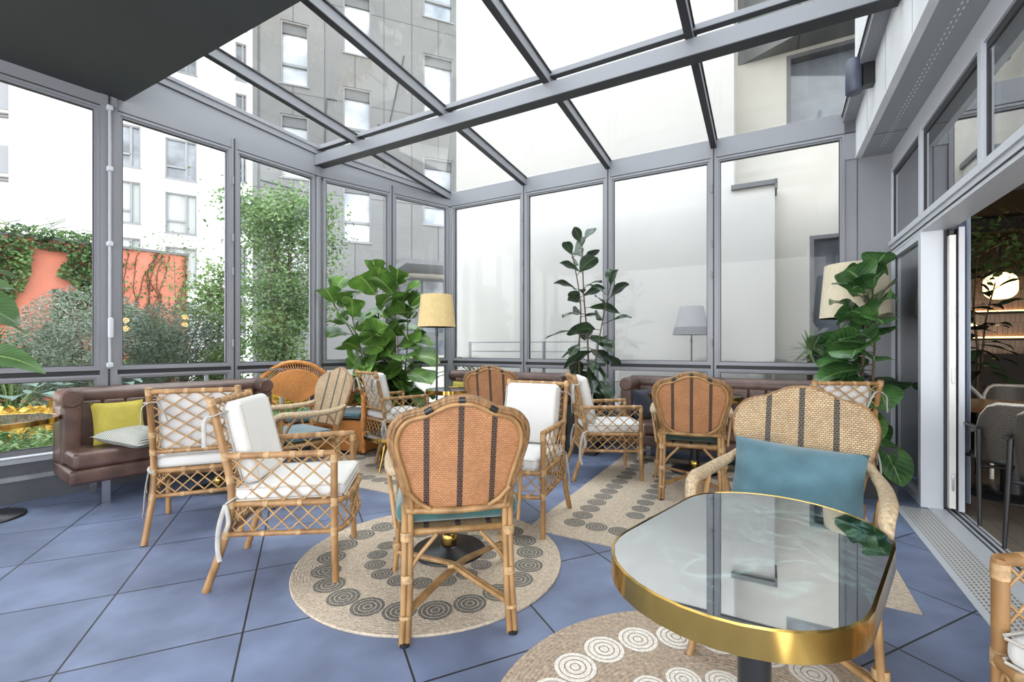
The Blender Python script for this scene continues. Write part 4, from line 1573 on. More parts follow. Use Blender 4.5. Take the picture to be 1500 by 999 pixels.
    for x in (-1, 1):
        mb.tube([rot @ V(x * 0.2, -0.03, 0.03), rot @ V(x * 0.2, -0.03, 0.405)], 0.0045, 5, 1)
        mb.tube([rot @ V(x * 0.2, 0.05, 0.03), rot @ V(x * 0.2, 0.05, 0.405)], 0.0045, 5, 1)
    mb.build('back_cushion', [M['cushion'], M['piping']], root)
    rnd = random.Random(3)
    for sx in (-1, 1):
        p = rear_at(sx, 0.865)
        mb = MB()
        ribbon(mb, [p + V(-sx * 0.04, 0.05, 0.02), p + V(0, 0.024, 0.01), p + V(sx * 0.026, 0, 0.0), p + V(0, -0.026, 0.0)], 0.010)
        ribbon(mb, [p + V(0, -0.026, 0), p + V(sx * 0.03, -0.035, -0.03), p + V(sx * 0.035, -0.032, -0.11), p + V(sx * 0.04, -0.03, -0.15)], 0.013)
        ribbon(mb, [p + V(0, -0.026, 0), p + V(-sx * 0.05, -0.035, 0.0), p + V(-sx * 0.085, -0.025, -0.08), p + V(-sx * 0.10, -0.02, -0.13)], 0.013)
        mb.build('tie', M['ribbon'], root)
        p = rear_at(sx, 0.425)
        mb = MB()
        ribbon(mb, [p + V(-sx * 0.03, 0.04, 0.04), p + V(sx * 0.024, 0.01, 0.025), p + V(sx * 0.012, -0.026, 0.0), p + V(-sx * 0.01, -0.022, 0.0)], 0.010)
        ribbon(mb, [p + V(sx * 0.02, -0.02, 0), p + V(sx * 0.03, -0.045, -0.10), p + V(sx * 0.035, -0.05, -0.2), p + V(sx * 0.045, -0.035, -0.27)], 0.013)
        ribbon(mb, [p + V(sx * 0.02, -0.02, 0), p + V(sx * 0.036, 0.0, -0.08), p + V(sx * 0.03, -0.015, -0.13)], 0.012)
        mb.build('tie', M['ribbon'], root)
    return root

GL = 'bamboo lattice chairs with white cushions'
lat = None
for x, y, fx, fy, label in (
    (-1.20, 2.56, 0.975, 0.17, 'bamboo lattice chair with upright white cushion, left of the central round rug'),
    (-2.14, 3.20, -0.40, 0.917, 'bamboo lattice chair seen from behind, facing the brown sofa on the left'),
    (0.05, 3.20, -0.42, -0.90, 'bamboo lattice chair facing the viewer at the far side of the central table'),
    (0.90, 4.37, 1.0, 0.02, 'bamboo lattice chair in profile in front of the rubber plant'),
    (-1.31, 5.12, 0.74, 0.67, 'bamboo lattice chair in front of the leafy potted fig beside the straw shaded lamp'),
    (2.565, 3.80, 0.08, 1.0, 'bamboo lattice chair whose top rail shows behind the large armchair with teal pillow'),
    (1.53, 0.93, -0.985, -0.17, 'bamboo lattice chair cut off by the frame beside the floor grille'),
):
    if lat is None:
        lat = make_lattice_chair((x, y, 0), face_angle(fx, fy), label, GL)
    else:
        copy_thing(lat, (x, y, 0), face_angle(fx, fy), label, GL)

# ------------------------------------------------------------------ woven rattan armchair
OUT = [(0.0, 1.015), (0.05, 1.010), (0.10, 0.990), (0.145, 0.967), (0.19, 0.957), (0.23, 0.943), (0.262, 0.912), (0.280, 0.868), (0.281, 0.82), (0.270, 0.77), (0.252, 0.71), (0.235, 0.65), (0.222, 0.59), (0.215, 0.53)]
def back_y(z):
    return -0.262 - 0.14 * max(0, (z - 0.5)) / 0.5
def make_woven_chair(loc, rz, label, group):
    root = empty('woven_armchair', loc, rz)
    tag(root, label, 'armchair', group)
    outl = spline([V(x, 0, z) for x, z in OUT], 3)
    half = [(p.x, p.z) for p in outl]
    loop = [(-x, z) for x, z in half[::-1]] + half[1:]
    def bp(x, z, off=0.0):
        return V(x, back_y(z) - 0.035 * (1 - (x / 0.28) ** 2) + off, z)
    # panel: rows between left and right edge
    mb = MB()
    rows = []
    zs = [0.53 + (1.012 - 0.53) * i / 26 for i in range(27)]
    def halfw(z):
        best = 0
        for (xa, za), (xb, zb) in zip(half, half[1:]):
            if min(za, zb) <= z <= max(za, zb) and abs(za - zb) > 1e-9:
                best = max(best, xa + (xb - xa) * (z - za) / (zb - za))
        return best
    nx = 14
    for sgn, off, mi in ((1, 0.008, 0), (-1, -0.008, 1)):
        vs, uv = [], []
        for z in zs:
            w = max(0.012, halfw(z) - 0.004)
            for j in range(nx + 1):
                x = -w + 2 * w * j / nx
                vs.append(bp(x, z, off)); uv.append((x, z))
        fs = []
        for i in range(len(zs) - 1):
            for j in range(nx):
                a = i * (nx + 1) + j
                q = (a, a + 1, a + nx + 2, a + nx + 1)
                fs.append(q[::-1] if sgn > 0 else q)
        mb.add(vs, fs, mi, True, uv)
    mb.build('back_panel', [M['weave_front'], M['weave_back']], root)
    # frame tubes on the back
    mb = MB()
    mb.tube([bp(x * 0.99, z - (0.004 if z > 0.9 else 0), -0.006) for x, z in loop], 0.0125, 8, 0)
    inner = []
    for x, z in loop:
        fx = 1 - 0.030 / 0.28
        inner.append(bp(x * fx, 0.53 + (z - 0.53) * 0.938, -0.017))
    mb.tube(inner, 0.0095, 8, 1)
    mid = [bp(x * 0.945, 0.53 + (z - 0.53) * 0.970, -0.012) for x, z in loop]
    mb.tube(mid, 0.0085, 6, 2)
    a, b = bp(-0.215, 0.53, -0.012), bp(0.215, 0.53, -0.012)
    mb.tube([a, a.lerp(b, 0.5) + V(0, -0.03, 0), b], 0.015, 8, 1)
    for sx in (-1, 1):
        mb.tube([bp(sx * 0.212, 0.62, -0.022), bp(sx * 0.17, 0.572, -0.022), bp(sx * 0.12, 0.54, -0.02)], 0.010, 8, 1)
    for x0 in (-0.135, 0.0, 0.135):       # dark wraps on the top rail
        pts = [p for p in loop if abs(p[0] - x0) < 0.02 and p[1] > 0.9]
        if len(pts) >= 2:
            c = [bp(x * 0.96, z - 0.014, -0.010) for x, z in pts]
            mb.tube([c[0], c[-1]], 0.0165, 8, 3)
    mb.build('back_frame', [M['rattan_wrap'], M['rattan'], M['rattan_wrap'], M['black']], root)
    # seat
    mb = MB()
    poly = [(-0.215, -0.26), (0.215, -0.26), (0.27, 0.20), (0.235, 0.27), (-0.235, 0.27), (-0.27, 0.20)]
    mb.prism(poly, 0.415, 0.440)
    mb.build('seat', M['weave_front'], root)
    mb = MB()
    mb.tube([V(x, y, 0.425) for x, y in poly], 0.0155, 8, 0, closed=True)
    mb.build('seat_frame', M['rattan'], root)
    # legs: double poles with wraps
    for sx in (-1, 1):
        mb = MB()
        for o in (-0.0115, 0.0115):
            mb.tube(spline([(sx * 0.222 + o, -0.335, 0.0), (sx * 0.214 + o, -0.305, 0.2), (sx * 0.212 + o, -0.272, 0.43), (sx * 0.214 + o, -0.273, 0.55)], 4), 0.0135, 8, 0)
        mb.tube([(sx * 0.216, -0.275, 0.40), (sx * 0.216, -0.275, 0.435)], 0.026, 10, 2)
        mb.tube([(sx * 0.214, -0.300, 0.235), (sx * 0.214, -0.295, 0.265)], 0.025, 10, 2)
        mb.tube([(sx * 0.219, -0.32, 0.10), (sx * 0.219, -0.318, 0.112)], 0.0255, 10, 2)
        mb.tube([(sx * 0.222, -0.335, 0.0), (sx * 0.222, -0.3345, 0.012)], 0.023, 10, 1)
        mb.tube(spline([(sx * 0.205, -0.29, 0.27), (sx * 0.17, -0.285, 0.33), (sx * 0.09, -0.27, 0.415)], 4), 0.0095, 8, 0)
        mb.build('leg', [M['rattan'], M['black'], M['binding']], root)
        mb = MB()
        for o in (-0.011, 0.011):
            mb.tube(spline([(sx * 0.30 , 0.30 + o, 0.0), (sx * 0.285, 0.265 + o, 0.12), (sx * 0.27, 0.235 + o, 0.42), (sx * 0.275, 0.235 + o, 0.52), (sx * 0.288, 0.24 + o, 0.675)], 4), 0.013, 8, 0)
        mb.tube([(sx * 0.27, 0.235, 0.40), (sx * 0.27, 0.235, 0.44)], 0.025, 10, 2)
        mb.tube([(sx * 0.283, 0.258, 0.15), (sx * 0.281, 0.253, 0.18)], 0.0245, 10, 2)
        mb.tube([(sx * 0.30, 0.30, 0.0), (sx * 0.299, 0.297, 0.012)], 0.0225, 10, 1)
        mb.tube(spline([(sx * 0.275, 0.22, 0.45), (sx * 0.276, 0.17, 0.58), (sx * 0.283, 0.09, 0.665)], 4), 0.010, 8, 0)
        mb.build('leg', [M['rattan'], M['black'], M['binding']], root)
        # arms
        mb = MB()
        ap = spline([(sx * 0.246, back_y(0.70) - 0.005, 0.705), (sx * 0.272, -0.24, 0.682), (sx * 0.296, -0.10, 0.672), (sx * 0.304, 0.08, 0.674), (sx * 0.302, 0.22, 0.684), (sx * 0.296, 0.285, 0.662), (sx * 0.294, 0.292, 0.60), (sx * 0.288, 0.27, 0.53)], 5)
        k = len(ap)
        mb.tube(ap, [0.017 + 0.009 * math.sin(math.pi * min(1, i / (k - 1) * 1.1)) for i in range(k)], 10, 0)
        mb.build('arm', [M['pale_wrap']], root)
        mb = MB()
        mb.tube(spline([(sx * 0.262, -0.245, 0.44), (sx * 0.283, -0.20, 0.58), (sx * 0.302, -0.12, 0.672)], 4), 0.010, 8, 0)
        mb.build('arm_brace', M['rattan'], root)
    # crossed stretcher
    mb = MB()
    for sx in (-1, 1):
        for o in (-0.009, 0.009):
            mb.tube(spline([(sx * 0.215 + o, -0.312, 0.118), (sx * 0.07 + o, -0.10, 0.135), (o, 0.0, 0.14 + sx * 0.008), (-sx * 0.07 + o, 0.09, 0.135), (-sx * 0.278 + o, 0.258, 0.125)], 5), 0.0115, 8, 0)
    mb.rbox(-0.032, 0.032, -0.02, 0.02, 0.122, 0.158, 0.006, 2, 1)
    mb.build('stretcher', [M['rattan'], M['binding']], root)
    return root

GW = 'woven rattan armchairs with black stripes'
wov = None
for x, y, fx, fy, label in (
    (-0.28, 2.22, -0.19, 0.98, 'woven rattan armchair seen from behind with green seat cushion at the central table'),
    (1.497, 3.835, 0.35, 0.94, 'woven rattan armchair from behind with near black seat cushion before the right rear sofa'),
    (1.11, 1.83, -0.62, -0.785, 'woven rattan armchair facing the viewer with a long teal pillow at the oval table'),
    (-1.83, 3.82, -0.62, -0.785, 'woven rattan armchair turned to the left with pale teal seat cushion'),
    (-0.175, 5.08, 0.12, 0.99, 'woven rattan armchair back in front of the left rear sofa'),
):
    if wov is None:
        wov = make_woven_chair((x, y, 0), face_angle(fx, fy), label, GW)
    else:
        copy_thing(wov, (x, y, 0), face_angle(fx, fy), label, GW)

def seat_pillow(x, y, z, fx, fy, w, d, t, m, label, name='seat_cushion', tilt=0.0, roll=0.0):
    mb = MB()
    mb.rbox(-w / 2, w / 2, -d / 2, d / 2, -t * 0.36, t * 0.36, t * 0.34, 5, puff=t * 0.16)
    e = []
    n = 10
    def pt(u, v):
        return V((w / 2 + 0.002) * u - (0.02 * u * v * v if abs(u) == 1 else 0), (d / 2 + 0.002) * v - (0.02 * v * u * u if abs(v) == 1 else 0), 0)
    for k in range(n): e.append(pt(-1 + 2 * k / n, -1))
    for k in range(n): e.append(pt(1, -1 + 2 * k / n))
    for k in range(n): e.append(pt(1 - 2 * k / n, 1))
    for k in range(n): e.append(pt(-1, 1 - 2 * k / n))
    mb.tube(e, 0.005, 6, 0, closed=True)
    o = mb.build(name, m)
    o.location = (x, y, z)
    o.rotation_euler = (tilt, roll, face_angle(fx, fy))
    return tag(o, label, 'cushion')

seat_pillow(-0.277, 2.205, 0.503, -0.19, 0.98, 0.53, 0.51, 0.125, M['green'], 'green velvet seat cushion on the armchair at the central table')
seat_pillow(1.497, 3.83, 0.500, 0.35, 0.94, 0.47, 0.47, 0.12, M['darkgreen'], 'near black green seat cushion on the armchair before the right rear sofa')
seat_pillow(-1.84, 3.81, 0.484, -0.62, -0.785, 0.50, 0.48, 0.09, M['teal'], 'pale teal seat cushion on the armchair turned to the left')
seat_pillow(1.11, 1.83, 0.482, -0.62, -0.785, 0.48, 0.48, 0.085, M['teal'], 'teal seat cushion beneath the long teal pillow')
# long teal pillow leaning on the back of the armchair
lp = MB()
lp.pillow(0.50, 0.31, 0.14, None, 0, 18, 0.05, 0.02)
o = lp.build('long_pillow', M['teal'])
f = V(-0.62, -0.785, 0).normalized()
pc = V(1.11, 1.83, 0) - f * 0.185 + V(-0.005, 0.0, 0.630)
side = V(f.y, -f.x, 0)
upv = (V(0, 0, 1) * math.cos(0.30) - f * math.sin(0.30))
nrm = side.cross(upv)
rm = Matrix((side, upv, nrm)).transposed().to_4x4()
o.matrix_world = Matrix.Translation(pc) @ rm @ Matrix.Rotation(math.radians(2.5), 4, 'Z')
tag(o, 'long teal pillow leaning in the armchair beside the oval table', 'pillow')

# ------------------------------------------------------------------ tables
def stadium(L, W, n=14, squash=1.0):
    r = W / 2
    a = L / 2 - r * squash
    pts = []
    for i in range(n + 1):
        th = -math.pi / 2 + math.pi * i / n
        pts.append((a + r * squash * math.cos(th), r * math.sin(th)))
    for i in range(n + 1):
        th = math.pi / 2 + math.pi * i / n
        pts.append((-a + r * squash * math.cos(th), r * math.sin(th)))
    return pts
def rim_mesh(poly, z0, z1, t=0.006):
    mb = MB()
    n = len(poly)
    out = []
    for i in range(n):
        p, q = Vector(poly[i - 1]), Vector(poly[(i + 1) % n])
        d = (q - p).normalized()
        out.append((poly[i][0] + d.y * t, poly[i][1] - d.x * t))
    vs = []
    for ring in ((poly, z0), (out, z0), (out, z1 - 0.002), (out, z1), (poly, z1 + 0.0015)):
        for p in ring[0]:
            vs.append((p[0], p[1], ring[1]))
    fs = []
    for k in range(5):
        k2 = (k + 1) % 5
        for i in range(n):
            j = (i + 1) % n
            fs.append((k * n + i, k * n + j, k2 * n + j, k2 * n + i))
    mb.add(vs[:n * 2], [], 0) if False else None
    for k in range(5):
        mb.add(vs[k * n:(k + 1) * n] + vs[((k + 1) % 5) * n:((k + 1) % 5 + 1) * n], [(i, (i + 1) % n, n + (i + 1) % n, n + i) for i in range(n)], 0, True)
    return mb
def table(loc, rz, poly, h, label, rim=0.045, base_r=0.2, col_r=0.036, top='marble', collar=True, z0=0.0, square_base=False):
    root = empty('cafe_table', (loc[0], loc[1], z0), rz)
    tag(root, label, 'table')
    h -= z0
    mb = MB(); mb.prism(poly, h - 0.022, h, 0); mb.build('tabletop', M[top], root)
    rim_mesh(poly, h - rim, h).build('rim', M['brass'], root)
    mb = MB(); mb.prism([(p[0] * 0.97, p[1] * 0.97) for p in poly], h - 0.036, h - 0.024); mb.lathe([(0.13, h - 0.05), (0.13, h - 0.036)], n=24); mb.build('underside', M['black'], root)
    mb = MB(); mb.lathe([(col_r, 0.02), (col_r, h - 0.05)], n=24); mb.build('column', M['black'], root)
    mb = MB(); mb.lathe([(base_r, 0.0), (base_r, 0.010), (base_r * 0.96, 0.016), (col_r * 1.6, 0.026), (col_r * 1.3, 0.035)], n=40); mb.build('base', M['black'], root)
    if collar:
        mb = MB(); mb.lathe([(col_r + 0.002, 0.035), (col_r + 0.008, 0.04), (col_r + 0.008, 0.10), (col_r + 0.002, 0.105)], n=24); mb.build('collar', M['brass'], root)
    return root
def circ(r, n=40):
    return [(r * math.cos(2 * math.pi * i / n), r * math.sin(2 * math.pi * i / n)) for i in range(n)]
table((0.575, 1.086), math.radians(45.4), stadium(0.785, 0.478, 16, 0.92), 0.75, 'oval green marble table with broad brass rim in the right foreground', rim=0.05, z0=0.016, base_r=0.22)
table((-0.37, 2.69), 0.3, circ(0.27), 0.75, 'round table hidden behind the woven chair, black disc base on the central rug', z0=0.012, base_r=0.21)
table((-2.5, 3.9), math.atan2(0.81, 0.586), stadium(0.82, 0.56), 0.75, 'marble cafe table with brass rim in front of the left brown sofa', base_r=0.2)
table((-3.68, 3.20), 0.0, circ(0.36), 0.69, 'round table with a red reflection painted in its top at the left edge', top='marble_red_reflection', base_r=0.2, rim=0.035)
table((1.76, 4.42), math.atan2(-0.488, 0.873), stadium(0.85, 0.58), 0.75, 'marble cafe table with brass rim in front of the right rear sofa', z0=0.006, base_r=0.22)
table((-0.70, 5.22), 0.0, circ(0.275), 0.725, 'round table with thin brass rim standing behind the straw shaded lamp', base_r=0.2)

# small drinks table with tripod legs
root = empty('drinks_table', (-1.2, 4.58, 0.006))
tag(root, 'small low green marble table on three pale brass legs', 'table')
mb = MB(); mb.prism(circ(0.27), 0.31, 0.33); mb.build('tabletop', M['marble'], root)
rim_mesh(circ(0.27), 0.302, 0.331).build('rim', M['brass'], root)
mb = MB(); mb.lathe([(0.2, 0.27), (0.26, 0.30), (0.26, 0.31)], n=32); mb.build('apron', M['brass'], root)
for k in range(3):
    a = 2.35 + k * 2 * math.pi / 3
    mb = MB(); mb.tube([(0.12 * math.cos(a), 0.12 * math.sin(a), 0.29), (0.24 * math.cos(a), 0.24 * math.sin(a), 0.0)], [0.016, 0.011], 10); mb.build('leg', M['brass'], root)

# ------------------------------------------------------------------ brown leather sofas
def sofa(F, L, label, left_wing=0.30, right_wing=0.30, D=0.60, seat0=0.0, seat1=0.0, z=0.0):
    o3 = F @ V(L / 2, -D / 2, 0)
    root = empty('leather_sofa', (o3.x, o3.y, 0), math.atan2(F[1][0], F[0][0]))
    tag(root, label, 'sofa')
    I = Matrix.Translation(V(-L / 2, D / 2, 0))
    mb = MB(I); mb.rbox(0, L, -D, -0.02, 0.185, 0.30, 0.03, 3); mb.build('base', M['leather'], root)
    mb = MB(I); mb.rbox(0.02, L - 0.02, -D - 0.005, -0.12, 0.30, 0.425, 0.035, 4, puff=0.008)
    mb.tube([(0.03, -D + 0.01, 0.415), (L - 0.03, -D + 0.01, 0.415)], 0.004, 5)
    mb.build('seat', M['leather'], root)
    mb = MB(I)
    mb.rbox(0, L, -0.11, 0.0, 0.29, 0.80, 0.02, 3)
    n = max(4, round((L - 0.24) / 0.155))
    w = (L - 0.24) / n
    for i in range(n):
        a = 0.12 + i * w
        mb.rbox(a + 0.001, a + w - 0.001, -0.165, -0.06, 0.40, 0.775, 0.022, 3)
    mb.build('back', M['leather'], root)
    mb = MB(I)
    mb.tube([(0.02, -0.085, 0.805), (L - 0.02, -0.085, 0.805)], 0.075, 16)
    for wing, x in ((left_wing, 0.065), (right_wing, L - 0.065)):
        if wing:
            mb.tube([(x, -0.05, 0.805), (x, -wing, 0.805)], 0.072, 16)
            mb.lathe([(0.0, 0)], n=4) if False else None
            mb.tube([(x, -wing, 0.805), (x, -wing - 0.012, 0.805)], [0.070, 0.060], 16)
        else:
            mb.tube([(x - 0.06, -0.085, 0.805), (x - 0.061, -0.085, 0.805)], 0.075, 12)
    mb.build('roll', M['leather'], root)
    for wing, x in ((left_wing, 0.0), (right_wing, L - 0.125)):
        if wing:
            mb = MB(I); mb.rbox(x, x + 0.125, -wing, -0.02, 0.30, 0.755, 0.03, 3)
            mb.build('wing', M['leather'], root)
    for x in (0.22, L - 0.22):
        for y in (-D + 0.07, -0.12):
            mb = MB(I); mb.box(x - 0.025, x + 0.025, y - 0.006, y + 0.006, z, 0.19); mb.build('leg', M['chrome'], root)
    return root
SL = frame(-3.66, 3.64, 0.586, 0.81)
sofa(SL, 1.60, 'brown leather channel back sofa under the left glazing', 0.28, 0.28, D=0.56)
SB = frame(*(FB @ V(0.21, -0.17, 0))[:2], 0.873, -0.488)
sofa(SB, 1.93, 'brown leather sofa under the back glazing, left of the rubber plant', 0.0, 0.62, D=0.66)
SR = frame(*(FB @ V(2.75, -0.14, 0))[:2], 0.873, -0.488)
sofa(SR, 1.82, 'brown leather sofa under the back glazing, right of the rubber plant', 0.5, 0.0, D=0.62, z=0.0)

def cushion(F, x, y, z, w, t, lean, yaw, m, label, extra=0.0, flat=False, h=None):
    mb = MB()
    mb.pillow(w, h or w, t, None, 0, 12, 0.07, 0.012)
    o = mb.build('cushion', m)
    R1 = Matrix.Rotation(yaw, 4, 'Z') @ (Matrix.Rotation(math.pi / 2 + lean, 4, 'X') if not flat else Matrix.Rotation(lean, 4, 'X')) @ Matrix.Rotation(extra, 4, 'Z')
    o.matrix_world = F @ Matrix.Translation(V(x, y, z)) @ R1
    return tag(o, label, 'cushion')
M['stripe'] = uv_brick('striped_cushion', 0.5, 0.016, (0.52, 0.52, 0.47), (0.50, 0.50, 0.45), (0.13, 0.14, 0.13), 0.0045, 0.85, 0.0, 0.3, smooth=0.3)
cushion(SL, 0.36, -0.235, 0.585, 0.35, 0.12, -0.24, 0.05, M['yellow'], 'yellow linen cushion standing at the near end of the left sofa')
cushion(SL, 0.43, -0.43, 0.475, 0.42, 0.13, 0.16, 0.55, M['stripe'], 'grey striped cushion lying flat before the yellow one on the left sofa', flat=True)
cushion(SB, 0.27, -0.24, 0.575, 0.33, 0.12, -0.22, 0.0, M['yellow'], 'yellow cushion on the left rear sofa beside the round brass rimmed table')
cushion(SB, 1.60, -0.25, 0.585, 0.34, 0.12, -0.22, -0.1, M['yellow'], 'yellow cushion on the left rear sofa by its right hand wing')
cushion(SR, 0.21, -0.33, 0.58, 0.34, 0.12, -0.15, 1.15, M['navy'], 'dark navy cushion in the corner of the right rear sofa')

# ------------------------------------------------------------------ orange wicker chairs
root = empty('fan_back_chair', (-2.27, 5.02, 0), face_angle(0.65, -0.76))
tag(root, 'orange cane chair with tall fan shaped back beside the left sofa end', 'armchair')
mb = MB()
def fan_pt(r, a, z0=0.56):
    x = r * math.sin(a) * 0.86; z = z0 + r * (0.55 + 0.45 * math.cos(a)) * math.cos(a * 0.55)
    return V(x, -0.27 - 0.22 * (z - 0.5), z)
A = math.radians(84)
nA, nR = 28, 8
for off, sg in ((0.009, 1), (-0.009, -1)):
    vs, uv, fs = [], [], []
    for i in range(nR + 1):
        for j in range(nA + 1):
            a = -A + 2 * A * j / nA
            r = 0.02 + 0.36 * i / nR
            p = fan_pt(r, a); p.y += off
            vs.append(p); uv.append((a * 0.22, r))
    for i in range(nR):
        for j in range(nA):
            k = i * (nA + 1) + j
            q = (k, k + 1, k + nA + 2, k + nA + 1)
            fs.append(q[::-1] if sg > 0 else q)
    mb.add(vs, fs, 0, True, uv)
mb.build('fan_panel', M['orange_wicker'], root)
mb = MB()
mb.tube([fan_pt(0.47, -A + 2 * A * j / 30) for j in range(31)], 0.024, 10)
mb.tube([fan_pt(0.38, -A + 2 * A * j / 30) for j in range(31)], 0.009, 6)
mb.tube(spline([fan_pt(0.47, -A), V(-0.2, -0.275, 0.545), V(0, -0.275, 0.53), V(0.2, -0.275, 0.545), fan_pt(0.47, A)], 5), 0.014, 8)
for j in range(40):
    a = -A + 2 * A * (j + 0.5) / 40
    mb.tube([fan_pt(0.38, a), fan_pt(0.47, a + 0.05)], 0.0045, 5)
mb.build('fan_frame', M['orange_pole'], root)
for sx in (-1, 1):
    mb = MB(); mb.tube([(sx * 0.17, -0.30, 0.0), (sx * 0.17, -0.275, 0.55)], 0.016, 8); mb.build('leg', M['orange_pole'], root)
    mb = MB(); mb.tube([(sx * 0.23, 0.24, 0.0), (sx * 0.23, 0.24, 0.42)], 0.016, 8); mb.build('leg', M['orange_pole'], root)
mb = MB(); mb.prism([(-0.25, -0.28), (0.25, -0.28), (0.26, 0.27), (-0.26, 0.27)], 0.36, 0.40); mb.build('seat', M['orange_wicker'], root)

root = empty('wicker_tub_chair', (-1.86, 5.45, 0), face_angle(-0.30, -0.95))
tag(root, 'low orange wicker tub chair with rolled side, in front of the potted fig', 'armchair')
def wick(mb, pts, z0, z1, th=0.03, n=8):
    vs, uv, fs = [], [], []
    k = len(pts)
    acc = 0
    us = [0]
    for i in range(1, k):
        acc += (Vector(pts[i]) - Vector(pts[i - 1])).length; us.append(acc)
    for off in (0, th):
        for i in range(k):
            p, q = Vector(pts[max(i - 1, 0)]), Vector(pts[min(i + 1, k - 1)])
            d = (q - p).normalized(); nx = V(d.y, -d.x, 0)
            for z in (z0, z1):
                vs.append((pts[i][0] + nx.x * off, pts[i][1] + nx.y * off, z)); uv.append((us[i], z))
    for i in range(k - 1):
        a = i * 2
        fs.append((a, a + 2, a + 3, a + 1))
        b = 2 * k + i * 2
        fs.append((b + 1, b + 3, b + 2, b))
        fs.append((a + 1, a + 3, b + 3, b + 1))
        fs.append((b, b + 2, a + 2, a))
    fs.append((0, 1, 2 * k + 1, 2 * k)); fs.append((2 * k - 2, 4 * k - 2, 4 * k - 1, 2 * k - 1))
    mb.add(vs, fs, 0, False, uv)
U = [(-0.30, 0.27)] + [(0.30 * math.cos(math.pi + math.pi * i / 12), 0.02 + 0.30 * math.sin(math.pi + math.pi * i / 12)) for i in range(13)] + [(0.30, 0.27)]
mb = MB(); wick(mb, U + [(-0.30, 0.27)], 0.04, 0.37); mb.build('skirt', M['orange_wicker'], root)
mb = MB(); wick(mb, U, 0.47, 0.665); mb.build('back_panel', M['orange_wicker'], root)
mb = MB()
for i in range(len(U) - 1):
    for q in range(4):
        p = Vector(U[i]).lerp(Vector(U[i + 1]), q / 4)
        mb.tube([(p.x, p.y, 0.36), (p.x, p.y, 0.48)], 0.006, 5)
mb.tube([(x * 1.05, y * 1.05 - 0.005, 0.672) for x, y in U], 0.032, 10)
for sx in (-1, 1):
    mb.tube([(sx * 0.31, 0.285, 0.03), (sx * 0.31, 0.285, 0.672)], 0.026, 8)
mb.tube([(x, y, 0.375) for x, y in U], 0.016, 8)
mb.build('cane_frame', M['orange_pole'], root)
mb = MB(); mb.prism([(x * 0.97, y * 0.97) for x, y in U], 0.345, 0.37); mb.build('seat', M['orange_wicker'], root)
for x, y in ((-0.27, 0.25), (0.27, 0.25), (-0.2, -0.2), (0.2, -0.2)):
    mb = MB(); mb.lathe([(0.022, 0.0), (0.022, 0.045)], x, y, 10); mb.build('foot', M['black'], root)
f = V(-0.30, -0.95, 0).normalized()
seat_pillow(-1.86 + f.x * 0.02, 5.45 + f.y * 0.02, 0.425, f.x, f.y, 0.46, 0.46, 0.10, M['teal'], 'blue grey seat cushion in the orange wicker tub chair')
f = V(0.65, -0.76, 0).normalized()
seat_pillow(-2.27, 5.02, 0.448, f.x, f.y, 0.45, 0.45, 0.09, M['teal'], 'dark blue grey seat cushion on the fan backed orange chair')

# ------------------------------------------------------------------ floor lamps
def floor_lamp(x, y, r0, r1, z0, z1, mshade, label, base_z=0.0, band=None):
    root = empty('floor_lamp', (x, y, base_z))
    tag(root, label, 'lamp')
    z0 -= base_z; z1 -= base_z
    mb = MB()
    n = 40
    mb.lathe([(r0, z0), (r1, z1)], n=n)
    mb.lathe([(r1 - 0.004, z1), (r0 - 0.004, z0)], n=n)
    mb.lathe([(r0 - 0.004, z0), (r0, z0)], n=n) if False else None
    mb.add([(r * math.cos(2 * math.pi * j / n), r * math.sin(2 * math.pi * j / n), z) for r, z in ((r0 - 0.004, z0), (r0, z0)) for j in range(n)], [(j, (j + 1) % n, n + (j + 1) % n, n + j) for j in range(n)])
    mb.add([(r * math.cos(2 * math.pi * j / n), r * math.sin(2 * math.pi * j / n), z) for r, z in ((r1, z1), (r1 - 0.004, z1)) for j in range(n)], [(j, (j + 1) % n, n + (j + 1) % n, n + j) for j in range(n)])
    sh = mb.build('lamp_shade', mshade, root)
    if band:
        f = band
        rb = r0 + (r1 - r0) * f
        mb = MB(); mb.lathe([(r0 + 0.002, z0), (rb + 0.002, z0 + (z1 - z0) * f)], n=n); mb.build('shade_band', M['shade_band'], sh)
    mb = MB(); mb.tube([(0, 0, 0.02), (0, 0, z0 + 0.10)], 0.0105, 12); mb.tube([(0, 0, z0 - 0.10), (0, 0, z0 - 0.06)], 0.016, 12); mb.build('pole', M['black'], root)
    mb = MB()
    for k in range(3):
        a = k * 2.094
        mb.tube([(0, 0, z1 - 0.03), (r1 * math.cos(a) * 0.98, r1 * math.sin(a) * 0.98, z1 - 0.02)], 0.003, 5)
    mb.tube([(0, 0, z0 + 0.05), (0, 0, z1 - 0.03)], 0.008, 8)
    mb.lathe([(0.0, z0 + 0.06), (0.022, z0 + 0.075), (0.032, z0 + 0.12), (0.02, z0 + 0.16), (0.0, z0 + 0.17)], n=14, mi=1)
    mb.build('bulb_holder', [M['black'], M['lens']], root)
    mb = MB(); mb.lathe([(0.14, 0.0), (0.14, 0.012), (0.13, 0.02), (0.02, 0.028)], n=32); mb.build('base', M['black'], root)
    return root
floor_lamp(-0.80, 4.86, 0.200, 0.165, 1.417, 1.758, M['shade'], 'black floor lamp with straw coloured shade in front of the round brass rimmed table')
floor_lamp(3.13, 4.17, 0.275, 0.235, 1.47, 1.955, M['shade_pale'], 'floor lamp with large cream shade behind the fiddle leaf plant by the door')
floor_lamp(2.355, 6.0, 0.235, 0.143, 1.365, 1.735, M['shade_grey'], 'grey shaded floor lamp outside against the cream wall', band=0.27, base_z=-0.02)

